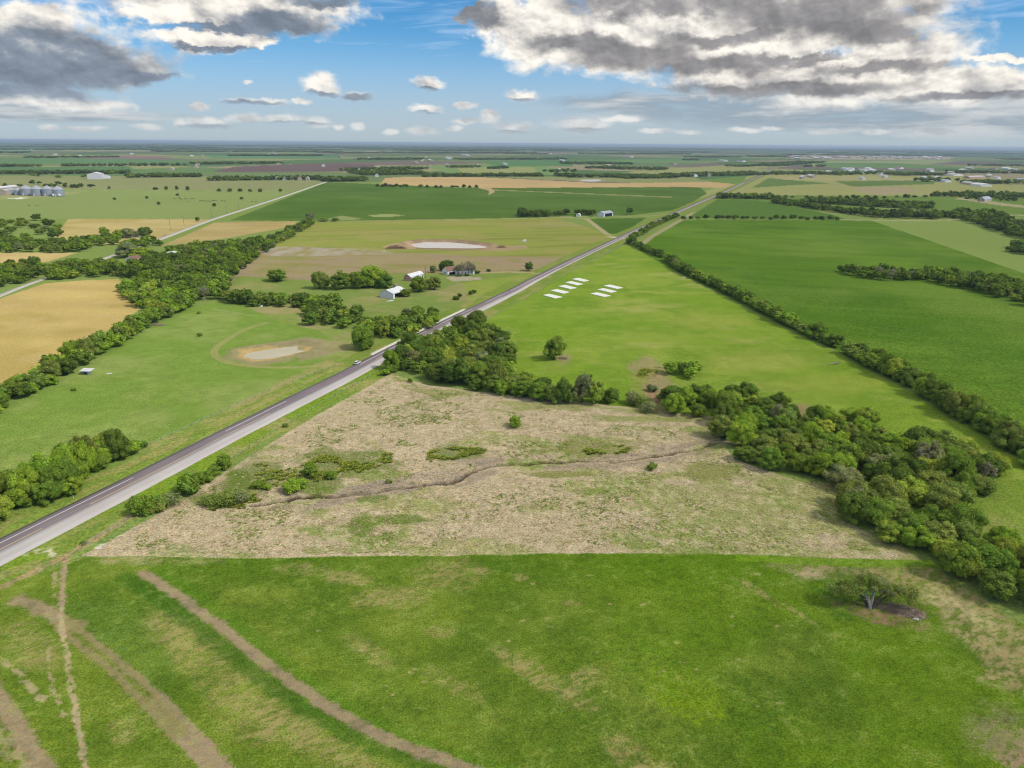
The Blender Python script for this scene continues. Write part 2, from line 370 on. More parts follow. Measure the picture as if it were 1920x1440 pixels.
# ------------------------------------------------------------------ the ground, one sheet out to the horizon, parted along the field edges
def build_ground():
    dep = np.radians(np.concatenate([np.array([.04, .06, .08, .10]), np.arange(.12, 1.5, .026), np.arange(1.5, 8, .042), np.arange(8, 52, .056), np.arange(52, 78, .5)]))[::-1]
    az = np.radians(np.concatenate([np.arange(-78, -45, .6), np.arange(-45.0, 45.0001, .070), np.arange(45.6, 78.1, .6)]))
    rad = H / np.tan(dep); rad = np.minimum(rad, 90000)
    A, Rr = np.meshgrid(az, rad); X = (Rr * np.sin(A)).ravel(); Y = (Rr * np.cos(A)).ravel()
    nr, na = len(rad), len(az)
    dr = np.gradient(rad); cell = np.maximum(np.repeat(np.abs(dr), na), Rr.ravel() * math.radians(.070))
    n = len(X); d = np.hypot(X, Y)
    f = lambda s, seed, o=3: fbm(X, Y, s, seed, o, cell)
    # edges of fields wander a little
    wa = np.clip(.5 + d / 700, .6, 4.0)
    wx = X + (fbm(X, Y, 9, 201, 3) - .5) * 3.2 * wa * .6; wy = Y + (fbm(X, Y, 9, 202, 3) - .5) * 3.2 * wa * .6
    u, v = UV(wx, wy); us, vs = UV(X + (wx - X) * .25, Y + (wy - Y) * .25)     # loose and tight edges
    C = np.zeros((n, 3)); reg = np.zeros(n, np.int16)
    def col(m, c): C[m] = c
    def blend(w, c): C[:] = C * (1 - w[:, None]) + np.asarray(c) * w[:, None]
    def area(poly, c, r=None, tight=True):
        m = inpoly(us if tight else u, vs if tight else v, poly); C[m] = c
        if r is not None: reg[m] = r
        return m
    # --- far farmland: a patchwork turned to the county roads
    th = .50; gx, gy = X * math.cos(th) - Y * math.sin(th), X * math.sin(th) + Y * math.cos(th)
    gx = gx + (vn(X / 900, Y / 900, 7) - .5) * 160; gy = gy + (vn(X / 900, Y / 900, 8) - .5) * 160
    ci, cj = np.floor(gx / 620), np.floor(gy / 880); cj = np.floor((gy + 300 * _h(ci, ci, 4)) / 880)
    hh = _h(ci, cj, 77)
    pal = [alb(104, 130, 80), alb(130, 140, 90), alb(116, 134, 84), alb(146, 148, 98), alb(92, 118, 72), alb(154, 144, 112), alb(122, 110, 102), alb(112, 128, 84)]
    C[:] = np.array(pal)[np.minimum((hh * 8).astype(int), 7)]
    C *= (.9 + .2 * fbm(X, Y, 160, 31, 3, cell))[:, None]
    area([(-4000, 400), (-60, 336), (300, 340), (700, 341), (1300, 346), (1980, 374), (6000, 500), (9000, 9000), (-9000, 9000)], alb(128, 146, 76))
    K = {}
    area([(-60, 330), (400, 331), (610, 340), (548, 358), (170, 355), (-60, 353)], alb(140, 143, 96))
    area([(1285, 372), (1420, 325), (1500, 318), (1800, 330), (1980, 345), (1980, 372), (1640, 366), (1450, 369)], alb(158, 158, 98))
    area([(1410, 352), (1440, 334), (1560, 344), (1490, 347)], alb(104, 126, 66)); area([(1565, 340), (1760, 337), (1750, 345), (1600, 350)], alb(104, 126, 66))
    area([(1450, 330), (1760, 335), (1755, 339), (1470, 337)], alb(168, 160, 112)); area([(1590, 352), (1700, 350), (1720, 360), (1640, 366)], alb(166, 152, 118))
    area([(1345, 372), (1460, 366), (1980, 372), (1980, 404), (1800, 398), (1500, 395), (1380, 385)], alb(112, 136, 62))
    area([(1520, 398), (1700, 388), (1750, 396), (1640, 400), (1560, 402)], alb(142, 152, 88))
    area([(1290, 408), (1345, 374), (1420, 376), (1560, 402), (1590, 412)], alb(92, 122, 52))
    area([(1800, 370), (1900, 383), (1980, 392), (1980, 396), (1880, 386), (1790, 373)], alb(170, 162, 122))
    area([(800, 312), (900, 310), (950, 305), (1075, 318), (1075, 328), (850, 328)], alb(122, 146, 88)); area([(900, 302), (1070, 300), (1075, 312), (930, 312)], alb(92, 130, 78))
    area([(855, 315), (1000, 312), (1010, 325), (870, 326)], alb(150, 154, 98)); area([(1120, 300), (1300, 296), (1320, 303), (1180, 304)], alb(110, 146, 84))
    area([(1170, 324), (1290, 314), (1420, 306), (1480, 312), (1300, 322), (1280, 332)], alb(152, 154, 98)); area([(1280, 340), (1400, 330), (1395, 345), (1300, 348)], alb(112, 138, 68))
    area([(1500, 300), (1700, 298), (1800, 302), (1700, 312), (1520, 312)], alb(150, 158, 104)); area([(1520, 305), (1680, 306), (1850, 316), (1560, 315)], alb(110, 138, 82))
    area([(400, 320), (445, 312), (600, 306), (705, 308), (690, 321), (520, 322), (410, 322)], alb(112, 94, 92)); area([(150, 294), (240, 291), (330, 294), (300, 298), (170, 298)], alb(138, 118, 108))
    area([(440, 302), (510, 302), (515, 306), (450, 306)], alb(130, 150, 100)); area([(0, 313), (240, 312), (260, 322), (0, 320)], alb(90, 124, 78)); area([(0, 276), (80, 273), (90, 282), (0, 283)], alb(120, 150, 110))
    area([(0, 298), (220, 298), (340, 301), (360, 306), (0, 306)], alb(98, 132, 84))
    area([(380, 288), (640, 290), (640, 298), (400, 298)], alb(100, 134, 88))
    # town ground
    area([(1470, 297), (1560, 292), (1790, 294), (1780, 299), (1560, 299)], alb(168, 158, 140))
    fw = sst(4200, 9000, d) * sst(.40, .55, fbm(X * .35, Y, 1500, 33, 4, cell)); blend(fw * .6, alb(60, 88, 60)); blend(sst(9000, 18000, d) * .5, alb(60, 88, 66))
    # --- left side fields
    area([(-60, 412), (-60, 352), (170, 356), (548, 358.5), (400, 410.5), (130, 410)], alb(136, 150, 88), 1)
    m = area([(100, 446), (128, 410.6), (396, 411), (300, 448), (215, 458), (150, 456)], alb(186, 168, 112), 2)
    m |= area([(300, 462), (402, 417.5), (560, 414), (545, 425), (430, 446)], alb(180, 160, 108), 2)
    m |= area([(-60, 474), (145, 474), (85, 492), (-60, 495)], alb(190, 168, 112), 2)
    m |= area([(-60, 582), (0, 560), (85, 531), (222, 522), (236, 545), (262, 580), (150, 655), (0, 740), (-60, 770)], alb(190, 167, 106), 2)
    t = fbm(X * .35 + Y, Y * .6 - X * .3, 45, 41, 4, cell); k = m; C[k] *= ((.80 + .40 * t[k]) * (.93 + .14 * fbm(X + .5 * Y, (Y - .5 * X) * 3, 4, 47, 3, cell)[k]))[:, None]
    w = np.where(m, sst(.50, .70, fbm(X, Y, 60, 45, 3, cell)) * .5, 0); blend(w, alb(168, 150, 82))
    w = np.where(m, sst(.6, .75, fbm(X, Y, 14, 46, 4, cell)) * .25, 0); blend(w, alb(206, 184, 134))
    # --- big crop fields
    def cropfield(m, c1, c2, ang, seed):
        xr = X * math.cos(ang) + Y * math.sin(ang); yr = -X * math.sin(ang) + Y * math.cos(ang)
        t = .55 * fbm(xr * .2, yr, 20, seed, 4, cell) + .45 * fbm(X, Y, 130, seed + 3, 3, cell)
        tt = np.clip(.5 + (t - .5) * 3.2, 0, 1)[:, None]; C[m] = (np.asarray(c1) * (1 - tt) + np.asarray(c2) * tt)[m]
        fine = fbm(xr * .5, yr, 2.6, seed + 7, 2, cell); C[m] *= ((.70 + .60 * fine[m]) * (.88 + .24 * fbm(X, Y, 75, seed + 9, 3, cell)[m]))[:, None]
    m = area([(432, 413), (612, 341.5), (700, 345), (860, 352), (1250, 345), (1312, 351), (1326, 363), (1272, 393), (1170, 405), (970, 408.5), (590, 415)], (0, 0, 0), 3); cropfield(m, alb(80, 108, 42), alb(96, 120, 56), .05, 51)
    area([(925, 355.5), (1260, 369), (1260, 370.5), (925, 357)], alb(150, 150, 96), 3); area([(690, 403), (735, 401), (760, 404), (730, 407), (700, 407)], alb(150, 158, 98), 3)
    area([(605, 412), (640, 404), (680, 410), (660, 413)], alb(138, 146, 92), 3)
    m = area([(722, 334), (760, 331.5), (900, 332), (1100, 342), (1180, 343), (1330, 341), (1378, 345), (1360, 352), (1290, 350.5), (1180, 351), (930, 352.5), (862, 350.5), (712, 346)], alb(192, 164, 116), 2)
    C[m] *= (.9 + .2 * fbm(X, Y, 70, 55, 3, cell)[m])[:, None]
    area([(895, 352), (920, 351), (928, 360), (915, 366), (918, 358)], alb(178, 156, 118)); area([(900, 330), (1300, 332), (1330, 341), (1200, 343), (1000, 336)], alb(140, 146, 92))
    # --- pasture with the big pond
    m = area([(500, 452), (590, 417), (970, 410.5), (1045, 407), (1140, 440), (1178, 441), (1030, 506), (990, 512), (470, 520), (440, 512)], alb(146, 152, 74), 4)
    xr = X * .97 + Y * .25; yr = Y * .97 - X * .25
    str_ = fbm(xr * .12, yr, 13, 61, 4, cell); w = np.where(m, sst(.45, .68, str_) * .55, 0); blend(w, alb(122, 128, 62))
    w = np.where(m, sst(.5, .7, fbm(X, Y, 60, 62, 4, cell)) * .6, 0); blend(w, alb(160, 150, 92))
    mm = inpoly(u, v, [(430, 516), (485, 471), (560, 462), (720, 472), (900, 480), (1075, 482), (1030, 500), (990, 510), (860, 512), (700, 512), (600, 530), (430, 530)])
    w = np.where(mm, .72 + .28 * sst(.38, .62, fbm(X, Y, 40, 63, 4, cell)), 0); blend(w, alb(160, 141, 112)); reg[mm] = 4
    w = np.where(inpoly(u, v, [(490, 470), (520, 462), (720, 468), (740, 476), (600, 480), (500, 480)]), .65 * sst(.34, .62, fbm(X * 1.6, Y * .5, 10, 64, 4, cell)), 0); blend(w, alb(178, 170, 156))
    w = np.where(mm, sst(.58, .7, fbm(X * .4, Y, 16, 65, 4, cell)) * .7, 0); blend(w, alb(140, 138, 76))
    w = np.where(inpoly(u, v, [(975, 416), (1060, 414), (1075, 421), (1040, 427), (985, 424)]), sst(.4, .6, fbm(X * .5, Y, 18, 66, 3, cell)) * .9, 0); blend(w, alb(152, 140, 110))
    # --- farmyard grass and creek flats
    m = area([(405, 572), (425, 545), (445, 517), (600, 527), (700, 514), (990, 513), (1030, 506), (930, 562), (860, 600), (720, 650), (660, 668), (560, 585)], alb(126, 144, 72), 5)
    w = np.where(m, sst(.48, .68, fbm(X, Y, 30, 71, 4, cell)) * .7, 0); blend(w, alb(158, 150, 100))
    w = np.where(inpoly(u, v, [(870, 530), (990, 513), (1010, 512), (930, 556), (880, 566)]), .7, 0); blend(w, alb(140, 158, 62))
    w = np.where(inpoly(u, v, [(835, 521), (852, 517), (900, 520), (905, 524), (850, 528)]), .9, 0); blend(w, alb(176, 164, 140))
    # --- left pasture
    m = area([(-900, 1300), (-80, 820), (100, 705), (345, 578), (405, 566), (560, 572), (660, 600), (710, 650), (0, 1008), (-900, 1470)], alb(124, 150, 66), 5)
    w = np.where(m, sst(.42, .66, fbm(X, Y, 42, 73, 4, cell)) * .7, 0); blend(w, alb(146, 160, 88))
    w = np.where(m, sst(.52, .66, fbm(X, Y, 7, 74, 4, cell)) * .3, 0); blend(w, alb(108, 136, 52))
    w = np.where(inpoly(u, v, [(460, 575), (560, 572), (650, 600), (690, 640), (640, 660), (600, 620), (520, 600)]), .25 + .65 * sst(.4, .62, fbm(X, Y, 18, 75, 4, cell)), 0); blend(w, alb(164, 152, 106))
    w = np.where(inpoly(u, v, [(270, 850), (480, 752), (640, 690), (690, 660), (640, 655), (480, 740), (250, 845)]), .2 + .6 * sst(.42, .62, fbm(X, Y, 12, 76, 4, cell)), 0); blend(w, alb(164, 154, 100))
    # --- small triangular crop, right crop, pastures on the right
    m = area([(1103, 410.5), (1212, 408.5), (1165, 439), (1140, 438)], (0, 0, 0), 3); cropfield(m, alb(72, 102, 36), alb(84, 112, 44), .1, 57)
    D, _ = dline(X, Y, W([(1043, 407), (1100, 410), (1138, 439), (1160, 444), (1172, 446)]), 9.0); blend(1 - sst(3.0, 5.5, D), alb(170, 160, 118))
    m = area([(1630, 413), (1770, 411), (1810, 418), (1980, 480), (1980, 540), (1920, 512)], alb(138, 156, 82), 5)
    m = area([(1188, 466), (1222, 442), (1280, 413), (1632, 413), (1930, 516), (2700, 790), (2700, 1390), (1930, 868), (1845, 806), (1700, 724), (1590, 668), (1425, 588), (1275, 512)], (0, 0, 0), 3)
    cropfield(m, alb(86, 120, 34), alb(108, 138, 48), -.28, 58)
    w = np.where(m, sst(.52, .70, fbm(X * .7, Y, 85, 59, 4, cell)) * .35, 0); blend(w, alb(124, 144, 64)); w = np.where(m, sst(.48, .30, fbm(X, Y * .7, 60, 60, 4, cell)) * .35, 0); blend(w, alb(76, 112, 36))
    D, _ = dline(X, Y, W([(1190, 470), (1222, 444), (1250, 428), (1280, 411), (1300, 399)]), 12.0); blend(.8 * (1 - sst(2.5, 5, D)), alb(172, 160, 124))
    D, _ = dline(X, Y, W([(1580, 412), (1700, 413.5), (1800, 412), (1850, 403), (1920, 404)]), 14.0); blend(1 - sst(4, 8, D), alb(178, 168, 130))
    # --- bright pasture right of the highway
    m = area([(880, 605), (1040, 522), (1180, 455), (1205, 475), (1275, 514), (1425, 592), (1590, 671), (1700, 730), (1845, 812), (2700, 1420), (2700, 1640), (1840, 1060), (1500, 800), (1200, 770), (1000, 750), (930, 690)], alb(130, 156, 52), 6)
    t = fbm(X * .8 + Y * .4, Y * 1.2 - X * .5, 60, 81, 4, cell); w = np.where(m, sst(.40, .66, t) * .75, 0); blend(w, alb(144, 162, 66))
    w = np.where(m, sst(.46, .66, fbm(X, Y, 26, 82, 4, cell)) * .6, 0); blend(w, alb(112, 144, 44)); w = np.where(m, sst(.55, .75, fbm(X * .6, Y * 1.4, 9, 90, 4, cell)) * .45, 0); blend(w, alb(156, 166, 84))
    w = np.where(m, sst(.62, .74, fbm(xr * .4, yr, 22, 83, 4, cell)) * .5, 0); blend(w, alb(170, 170, 96))
    w = np.where(m & (v > 640), .5 * sst(.4, .6, fbm(X, Y, 35, 84, 3, cell)), 0); blend(w, alb(122, 150, 50))
    # bare creek bed and scrub opening
    def soft(cx, cy, rx, ry, c, st, nz=1.4, ns=9.0):
        q = ((u - cx) / rx) ** 2 + ((v - cy) / ry) ** 2; k = q < 4; ww = np.zeros(n); ww[k] = sst(1.4, .2, q[k] + (fbm(X[k], Y[k], ns, 301 + int(cx) % 17, 4, cell[k]) - .5) * nz) * st; blend(ww, c)
    soft(1215, 690, 36, 24, alb(160, 148, 104), .85); soft(1232, 735, 34, 40, alb(158, 140, 106), .85); soft(1200, 720, 20, 22, alb(140, 146, 74), .6); soft(1056, 672, 16, 14, alb(160, 146, 108), .7); soft(1040, 690, 30, 14, alb(140, 154, 70), .5)
    soft(955, 660, 14, 50, alb(150, 158, 84), .6); soft(1330, 600, 90, 14, alb(158, 166, 76), .5); soft(1420, 680, 110, 22, alb(160, 166, 80), .5); soft(1560, 720, 100, 22, alb(154, 164, 70), .5); soft(1120, 600, 120, 22, alb(118, 152, 44), .5); soft(1480, 780, 40, 12, alb(152, 136, 98), .7)
    soft(1870, 960, 90, 60, alb(126, 146, 62), .7); soft(1850, 1000, 60, 40, alb(156, 156, 92), .5); soft(1010, 610, 60, 30, alb(120, 154, 44), .5); soft(1280, 560, 60, 14, alb(120, 152, 44), .5)
    D, _ = dline(X, Y, W([(1215, 720), (1228, 750), (1222, 772), (1235, 782)]), 6.0); blend(1 - sst(1.0, 3.0, D), alb(160, 130, 104))
    w = np.where(inpoly(u, v, [(1192, 705), (1200, 688), (1240, 685), (1230, 705), (1212, 714)]), .9 * sst(.35, .5, fbm(X, Y, 5, 86, 3, cell)), 0); blend(w, alb(120, 126, 44))
    w = np.where(inpoly(u, v, [(1470, 770), (1500, 755), (1520, 760), (1500, 800), (1475, 795)]), .8, 0); blend(w, alb(150, 132, 96))
    # --- verges of the highway
    tt = X * RD[0] + Y * RD[1]; nn = X * RN[0] + Y * RN[1]
    off = np.interp(tt, ROADTAB[:, 0], ROADTAB[:, 1]); wid = np.interp(tt, ROADTAB[:, 0], ROADTAB[:, 2] + ROADTAB[:, 3])
    en = np.where(nn < off, off - nn, np.maximum(nn - off - wid, 0)); right = nn > off
    vg = (tt > -80) & (tt < 6500) & (en < np.where(right, 13, 12) + 5 * (fbm(X, Y, 12, 87, 2) - .5))
    w = np.where(vg, .85, 0); blend(w, alb(122, 142, 60)); reg[vg] = 0
    w = np.where(vg, sst(.45, .62, fbm(tt * .25, nn, 5, 88, 4, cell)) * .75, 0); blend(w, alb(158, 154, 92))
    w = np.where(vg & right & (tt < 330) & (en < 9), .8 * sst(.3, .5, fbm(X, Y, 14, 89, 3, cell)), 0); blend(w, alb(120, 148, 42))
    w = np.where(vg & ~right & (en < 4), .6, 0); blend(w, alb(126, 146, 62))
    # --- dry pasture
    DRY = [(150, 1044), (215, 1010), (330, 945), (440, 872), (520, 822), (640, 752), (735, 698), (800, 722), (940, 742), (1173, 762), (1350, 782), (1345, 815), (1378, 865), (1505, 905), (1572, 905), (1590, 980), (1700, 1030), (1770, 1080), (1740, 1050), (1450, 1042), (1100, 1035), (760, 1043), (450, 1047)]
    m = area(DRY, alb(190, 173, 142), 7, tight=False)
    w1 = fbm(X, Y, 55, 101, 4, cell); w2 = fbm(X * .8 + Y * .3, Y * 1.5, 9, 102, 4, cell); w3 = fbm(X, Y, 2.2, 103, 3, cell)
    gsel = np.where(m, sst(.50, .66, .5 * w1 + .5 * w2 + .09 * sst(600, 1500, u) - .08 * sst(950, 1000, v) * (u < 700)), 0); blend(gsel * .70, alb(146, 156, 80))
    w = np.where(m, sst(.56, .66, .4 * w2 + .3 * w1 + .3 * fbm(X, Y, 20, 104, 3, cell)), 0); blend(w * .65, alb(122, 146, 62))
    w = np.where(m, sst(.45, .75, w3) * .5, 0); blend(w, alb(212, 194, 158)); w = np.where(m, sst(.5, .25, w3) * .25, 0); blend(w, alb(150, 138, 100))
    w = np.where(inpoly(u, v, [(560, 960), (640, 915), (760, 895), (860, 850), (925, 858), (930, 880), (840, 905), (700, 935), (640, 945)]), sst(.36, .56, .6 * w2 + .4 * w1) * .8, 0); blend(w, alb(172, 154, 136))
    w = np.where(inpoly(u, v, [(730, 702), (800, 724), (940, 744), (1173, 764), (1350, 784), (1340, 800), (1100, 790), (900, 770), (760, 730)]), sst(.38, .6, w2) * .7, 0); blend(w, alb(140, 148, 78))
    D, T = dline(X + (fbm(X, Y, 7, 108, 3) - .5) * 4.5, Y + (fbm(X, Y, 7, 109, 3) - .5) * 4.5, [tuple(q) for q in GULLY], 12.0)
    gw = (1 - sst(.55, 1.5, D + (fbm(X, Y, 2.5, 105, 2) - .5) * .9)) * (.55 + .45 * sst(.4, .55, fbm(T * .6, T * 0 + 3.1, 14, 92, 2))); blend(gw * .95, alb(66, 52, 42))
    gb = np.exp(-((D - 4.5) / 2.8) ** 2) * sst(.4, .6, fbm(X, Y, 9, 106, 3, cell)); blend(np.nan_to_num(gb) * .8, alb(158, 141, 126))
    for cx, cy, rx, ry in ((650, 868, 100, 30), (855, 851, 60, 17), (590, 905, 60, 20), (480, 890, 60, 45), (420, 935, 70, 20), (1115, 840, 90, 18), (700, 935, 40, 8), (1055, 890, 60, 7), (745, 975, 60, 12), (680, 985, 30, 25), (1340, 885, 60, 22), (450, 905, 50, 22)):
        q = ((u - cx) / rx) ** 2 + ((v - cy) / ry) ** 2
        w = np.where(m, sst(1.15, .35, q + (fbm(X, Y, 6, 107, 4, cell) - .5) * 1.9) * .75, 0); blend(w, alb(100, 122, 44) if cx < 900 else alb(124, 134, 54))
    # --- foreground meadow
    MEA = [(-200, 1150), (0, 1098), (120, 1062), (160, 1046), (450, 1048.5), (760, 1044.5), (1100, 1036.5), (1450, 1043.5), (1745, 1050.5), (1775, 1082), (1900, 1160), (3200, 1900), (9000, 30000), (-9000, 30000), (-900, 1560)]
    m = area(MEA, alb(102, 126, 42), 8, tight=False)
    a1, a2 = fbm(X, Y, 34, 111, 4, cell), fbm(X, Y, 13, 112, 4, cell); a3 = fbm(X + .5 * Y, Y * 1.3, 2.4, 113, 3, cell)
    w = np.where(m, sst(.40, .64, a1) * .8, 0); blend(w, alb(118, 138, 46)); w = np.where(m, sst(.48, .68, a2) * .5, 0); blend(w, alb(128, 144, 56))
    w = np.where(m, sst(.5, .30, .5 * a1 + .5 * a2) * .7, 0); blend(w, alb(86, 114, 34))
    w = np.where(m & (v < 1105) & (u > 300), .55 * sst(1150, 1040, v), 0); blend(w, alb(86, 118, 28))
    w = np.where(m & (u > 850), .55 * sst(850, 1300, u) * sst(.35, .6, a1), 0); blend(w, alb(94, 130, 22))
    def patch(cx, cy, rx, ry, c, st=.8, rot=0.0, thr=(1.5, -.2), nz=2.0, ns=6.0):
        ca, sa = math.cos(rot), math.sin(rot); dx, dy = u - cx, v - cy
        q = ((dx * ca + dy * sa) / rx) ** 2 + ((-dx * sa + dy * ca) / ry) ** 2; k = q < 4
        ww = np.zeros(n); ww[k] = sst(thr[0], thr[1], q[k] + (fbm(X[k], Y[k], ns, 120 + int(cx) % 37, 4, cell[k]) - .5) * nz) * st
        fine = fbm(X[k] + .6 * Y[k], (Y[k] - .6 * X[k]) * 2.2, 2.6, 131, 4, cell[k], .75); ww[k] *= .25 + 1.25 * sst(.36, .62, fine); ww = np.clip(ww, 0, 1); ww[~m] = 0; blend(ww, c)
    tan = alb(164, 154, 98)
    patch(1290, 1310, 95, 55, alb(122, 146, 30), .75, .5, (1.1, .5), .8); patch(1230, 1250, 160, 60, alb(108, 140, 36), .6, .4)
    patch(760, 1300, 200, 70, alb(118, 142, 50), .6, .5); patch(240, 1200, 110, 60, alb(104, 134, 58), .6, .6)
    for a in ((835, 1080, 70, 32), (745, 1118, 70, 22), (770, 1152, 28, 10), (822, 1183, 34, 14), (690, 1128, 38, 16), (560, 1070, 60, 14), (650, 1085, 40, 14), (1070, 1130, 22, 7), (900, 1070, 22, 7), (975, 1082, 18, 8), (700, 1230, 60, 20, .6), (850, 1285, 60, 22, .5),
              (955, 1236, 46, 16, .5), (1030, 1280, 95, 26, .65), (1090, 1278, 60, 24, -.3), (1085, 1320, 45, 16, .4), (480, 1328, 110, 62, .5), (370, 1225, 70, 60, .7), (320, 1180, 60, 40, .5), (560, 1380, 90, 40, .5), (640, 1420, 100, 30, .4), (1400, 1096, 44, 9, .5), (1455, 1128, 50, 7, .55), (1500, 1150, 40, 5, .6),
              (60, 1215, 70, 40, .5), (230, 1365, 30, 26), (1190, 1420, 60, 30, .5), (1240, 1450, 60, 20)):
        patch(a[0], a[1], a[2], a[3], tan, .50, a[4] if len(a) > 4 else 0.0)
    patch(1730, 1085, 190, 38, alb(160, 150, 100), .8, .35); patch(1560, 1062, 120, 20, alb(158, 148, 104), .7, 0.05); patch(1850, 1180, 140, 50, alb(172, 160, 112), .8, .55); patch(1900, 1250, 70, 50, alb(168, 154, 108), .8, .4)
    patch(1800, 1140, 90, 20, alb(190, 178, 128), .7, .55); patch(1520, 1077, 40, 12, alb(180, 164, 128), .7); patch(1900, 1400, 55, 40, alb(172, 150, 116), .95, .3, (1.2, .4), 1.2); patch(1870, 1372, 70, 60, alb(140, 138, 92), .7)
    patch(1650, 1150, 95, 22, alb(150, 126, 96), .8, .25, (1.2, .2), 1.6); patch(1590, 1110, 60, 50, alb(70, 110, 40), .6)  # the dark green one is the sparse tree's cast shadow, painted into the grass
    patch(300, 1052, 120, 10, alb(140, 146, 88), .6); patch(230, 1048, 60, 12, alb(160, 156, 104), .7)
    for cx, cy, s in [(rng_u, rng_v, 1) for rng_u, rng_v in zip(np.random.RandomState(5).uniform(520, 1500, 46), np.random.RandomState(6).uniform(1065, 1330, 46))]:
        patch(cx, cy, 5 + 4 * ((cx * 7.3) % 1), 2.2, alb(176, 168, 112), .55, 0, (1.3, .0), 1.8, 1.6)
    # mown band and strip along the fence line
    w = np.where(inpoly(us, vs, [(1380, 1040), (1450, 1044), (1745, 1050.5), (1775, 1064), (1600, 1062), (1470, 1057), (1380, 1052)]), .85, 0); blend(w, alb(116, 150, 38))
    # bare tracks
    dirt, dirt2 = alb(164, 144, 116), alb(184, 168, 130)
    def track(pts, half, c, st=.95, nz=1.2, broken=0.0):
        pl = smoothline(W(pts), 2); D, T = dline(X, Y, [tuple(q) for q in pl], half + 5)
        e = D + (fbm(X, Y, 2.6, 141, 4, cell) - .5) * nz * 2
        ww = (1 - sst(half * .5, half * 1.35 + .25, e + (fbm(X, Y, .9, 143, 2, cell) - .5) * .9)) * st
        if broken: ww = ww * sst(broken - .12, broken + .12, fbm(X, Y, 2.0, 142, 4, cell, .7))
        blend(ww, c); return ww
    t1 = [(268, 1076), (330, 1115), (420, 1180), (520, 1262), (620, 1328), (720, 1384), (800, 1415), (900, 1450), (1010, 1500)]
    track([(x + 24, y - 3) for x, y in t1], 2.6, alb(92, 130, 34), .6, 2.0); track([(x - 30, y + 8) for x, y in t1], 2.6, alb(60, 104, 30), .6, 2.0); track(t1, 1.4, dirt, .92, .9)
    track([(35, 1126), (75, 1142), (110, 1160), (140, 1180)], 2.2, dirt, .85, 1.8); track([(110, 1150), (150, 1180), (200, 1222), (260, 1272), (310, 1315), (345, 1355), (430, 1440), (480, 1500)], .85, dirt, .9, .8)
    track([(100, 1160), (130, 1195), (180, 1232), (240, 1285), (290, 1340), (340, 1390), (390, 1440), (430, 1500)], .8, dirt, .9, .8); track([(290, 1310), (340, 1370), (410, 1440), (460, 1500)], 2.1, dirt, .85, 1.4)
    track([(120, 1165), (200, 1240), (270, 1300), (330, 1370)], 2.6, alb(128, 130, 66), .5, 1.5)
    track([(124, 1052), (118, 1100), (117, 1135), (114, 1170), (124, 1210), (130, 1265), (138, 1310), (148, 1370), (160, 1440), (170, 1500)], .55, dirt2, .95, .5, .36)
    track([(122, 1050), (117, 1135)], 1.0, dirt, .8, 1.2, .4); track([(105, 1060), (100, 1130)], .5, dirt2, .7, 1.2, .5)
    track([(-60, 1230), (0, 1310), (35, 1370), (90, 1450), (120, 1500)], 1.9, dirt, .9, 1.2); track([(-30, 1335), (15, 1400), (50, 1460)], 1.4, dirt2, .6, 1.2, .45)
    track([(-20, 1215), (30, 1258), (80, 1312)], .6, dirt2, .7, 1.0, .45); track([(90, 1215), (92, 1275), (120, 1340)], .4, dirt2, .7, 1.0, .5)
    track([(-80, 1140), (0, 1105), (60, 1075), (120, 1045), (155, 1025), (210, 992), (250, 968)], 1.2, alb(170, 150, 112), .8, 1.6); track([(-60, 1102), (60, 1062)], 2.4, alb(160, 148, 100), .5, 2.2)
    track([(60, 1040), (80, 1030), (100, 1040)], 1.2, alb(206, 196, 168), .8, 1.6, .45); track([(180, 1028), (195, 1022)], .5, alb(215, 205, 180), .9, .6)
    # ponds: bare banks, the vehicle track that loops round the near one
    D, _ = dline(X, Y, [tuple(q) for q in POND1 + POND1[:1]], 30.0); e = D + (f(7, 151) - .5) * 9
    side = np.where(u > 560, 1.5, 1.0); blend((1 - sst(8 * side, 14 * side, e)) * .85, alb(160, 146, 112)); blend((1 - sst(2, 6, e + 3 * (u > 520))) * .9, alb(196, 168, 112))
    blend(.7 * (1 - sst(1.5, 3.0, dline(X, Y, W([(600, 665), (650, 655), (690, 640)]), 5)[0])) , alb(160, 146, 112))
    for tr in ([(640, 681), (560, 689), (480, 688), (425, 680), (400, 666), (403, 652), (430, 634), (462, 615), (500, 605)],):
        pl = smoothline(W(tr), 2); D, _ = dline(X, Y, [tuple(q) for q in pl], 6.0)
        blend(.75 * (1 - sst(.5, 1.1, np.abs(D - 1.1) + (fbm(X, Y, 3, 152, 3) - .5) * .8)), alb(168, 158, 104)); blend(.3 * (1 - sst(1.5, 3, D)), alb(160, 156, 98))
    D, _ = dline(X, Y, W([(400, 578), (470, 592), (520, 590)]), 5); blend(.5 * (1 - sst(.6, 1.4, D)), alb(166, 158, 108))
    D, _ = dline(X, Y, [tuple(q) for q in POND2 + POND2[:1]], 60.0); e = D + (f(14, 153) - .5) * 16
    blend((1 - sst(12, 20, e)) * .9, alb(152, 128, 108)); blend(np.where(inpoly(u, v, [(715, 464), (735, 456), (775, 455), (780, 467), (735, 468)]), .8, 0), alb(186, 158, 124)); blend(np.where(inpoly(u, v, [(900, 468), (915, 461), (985, 460), (992, 466), (940, 472)]), .75, 0), alb(172, 148, 116))
    blend((1 - sst(1, 4, e)) * .6, alb(190, 160, 132))
    D, _ = dline(X, Y, [tuple(q) for q in POND3 + POND3[:1]], 60.0); blend((1 - sst(10, 26, D)) * .7, alb(160, 148, 112))
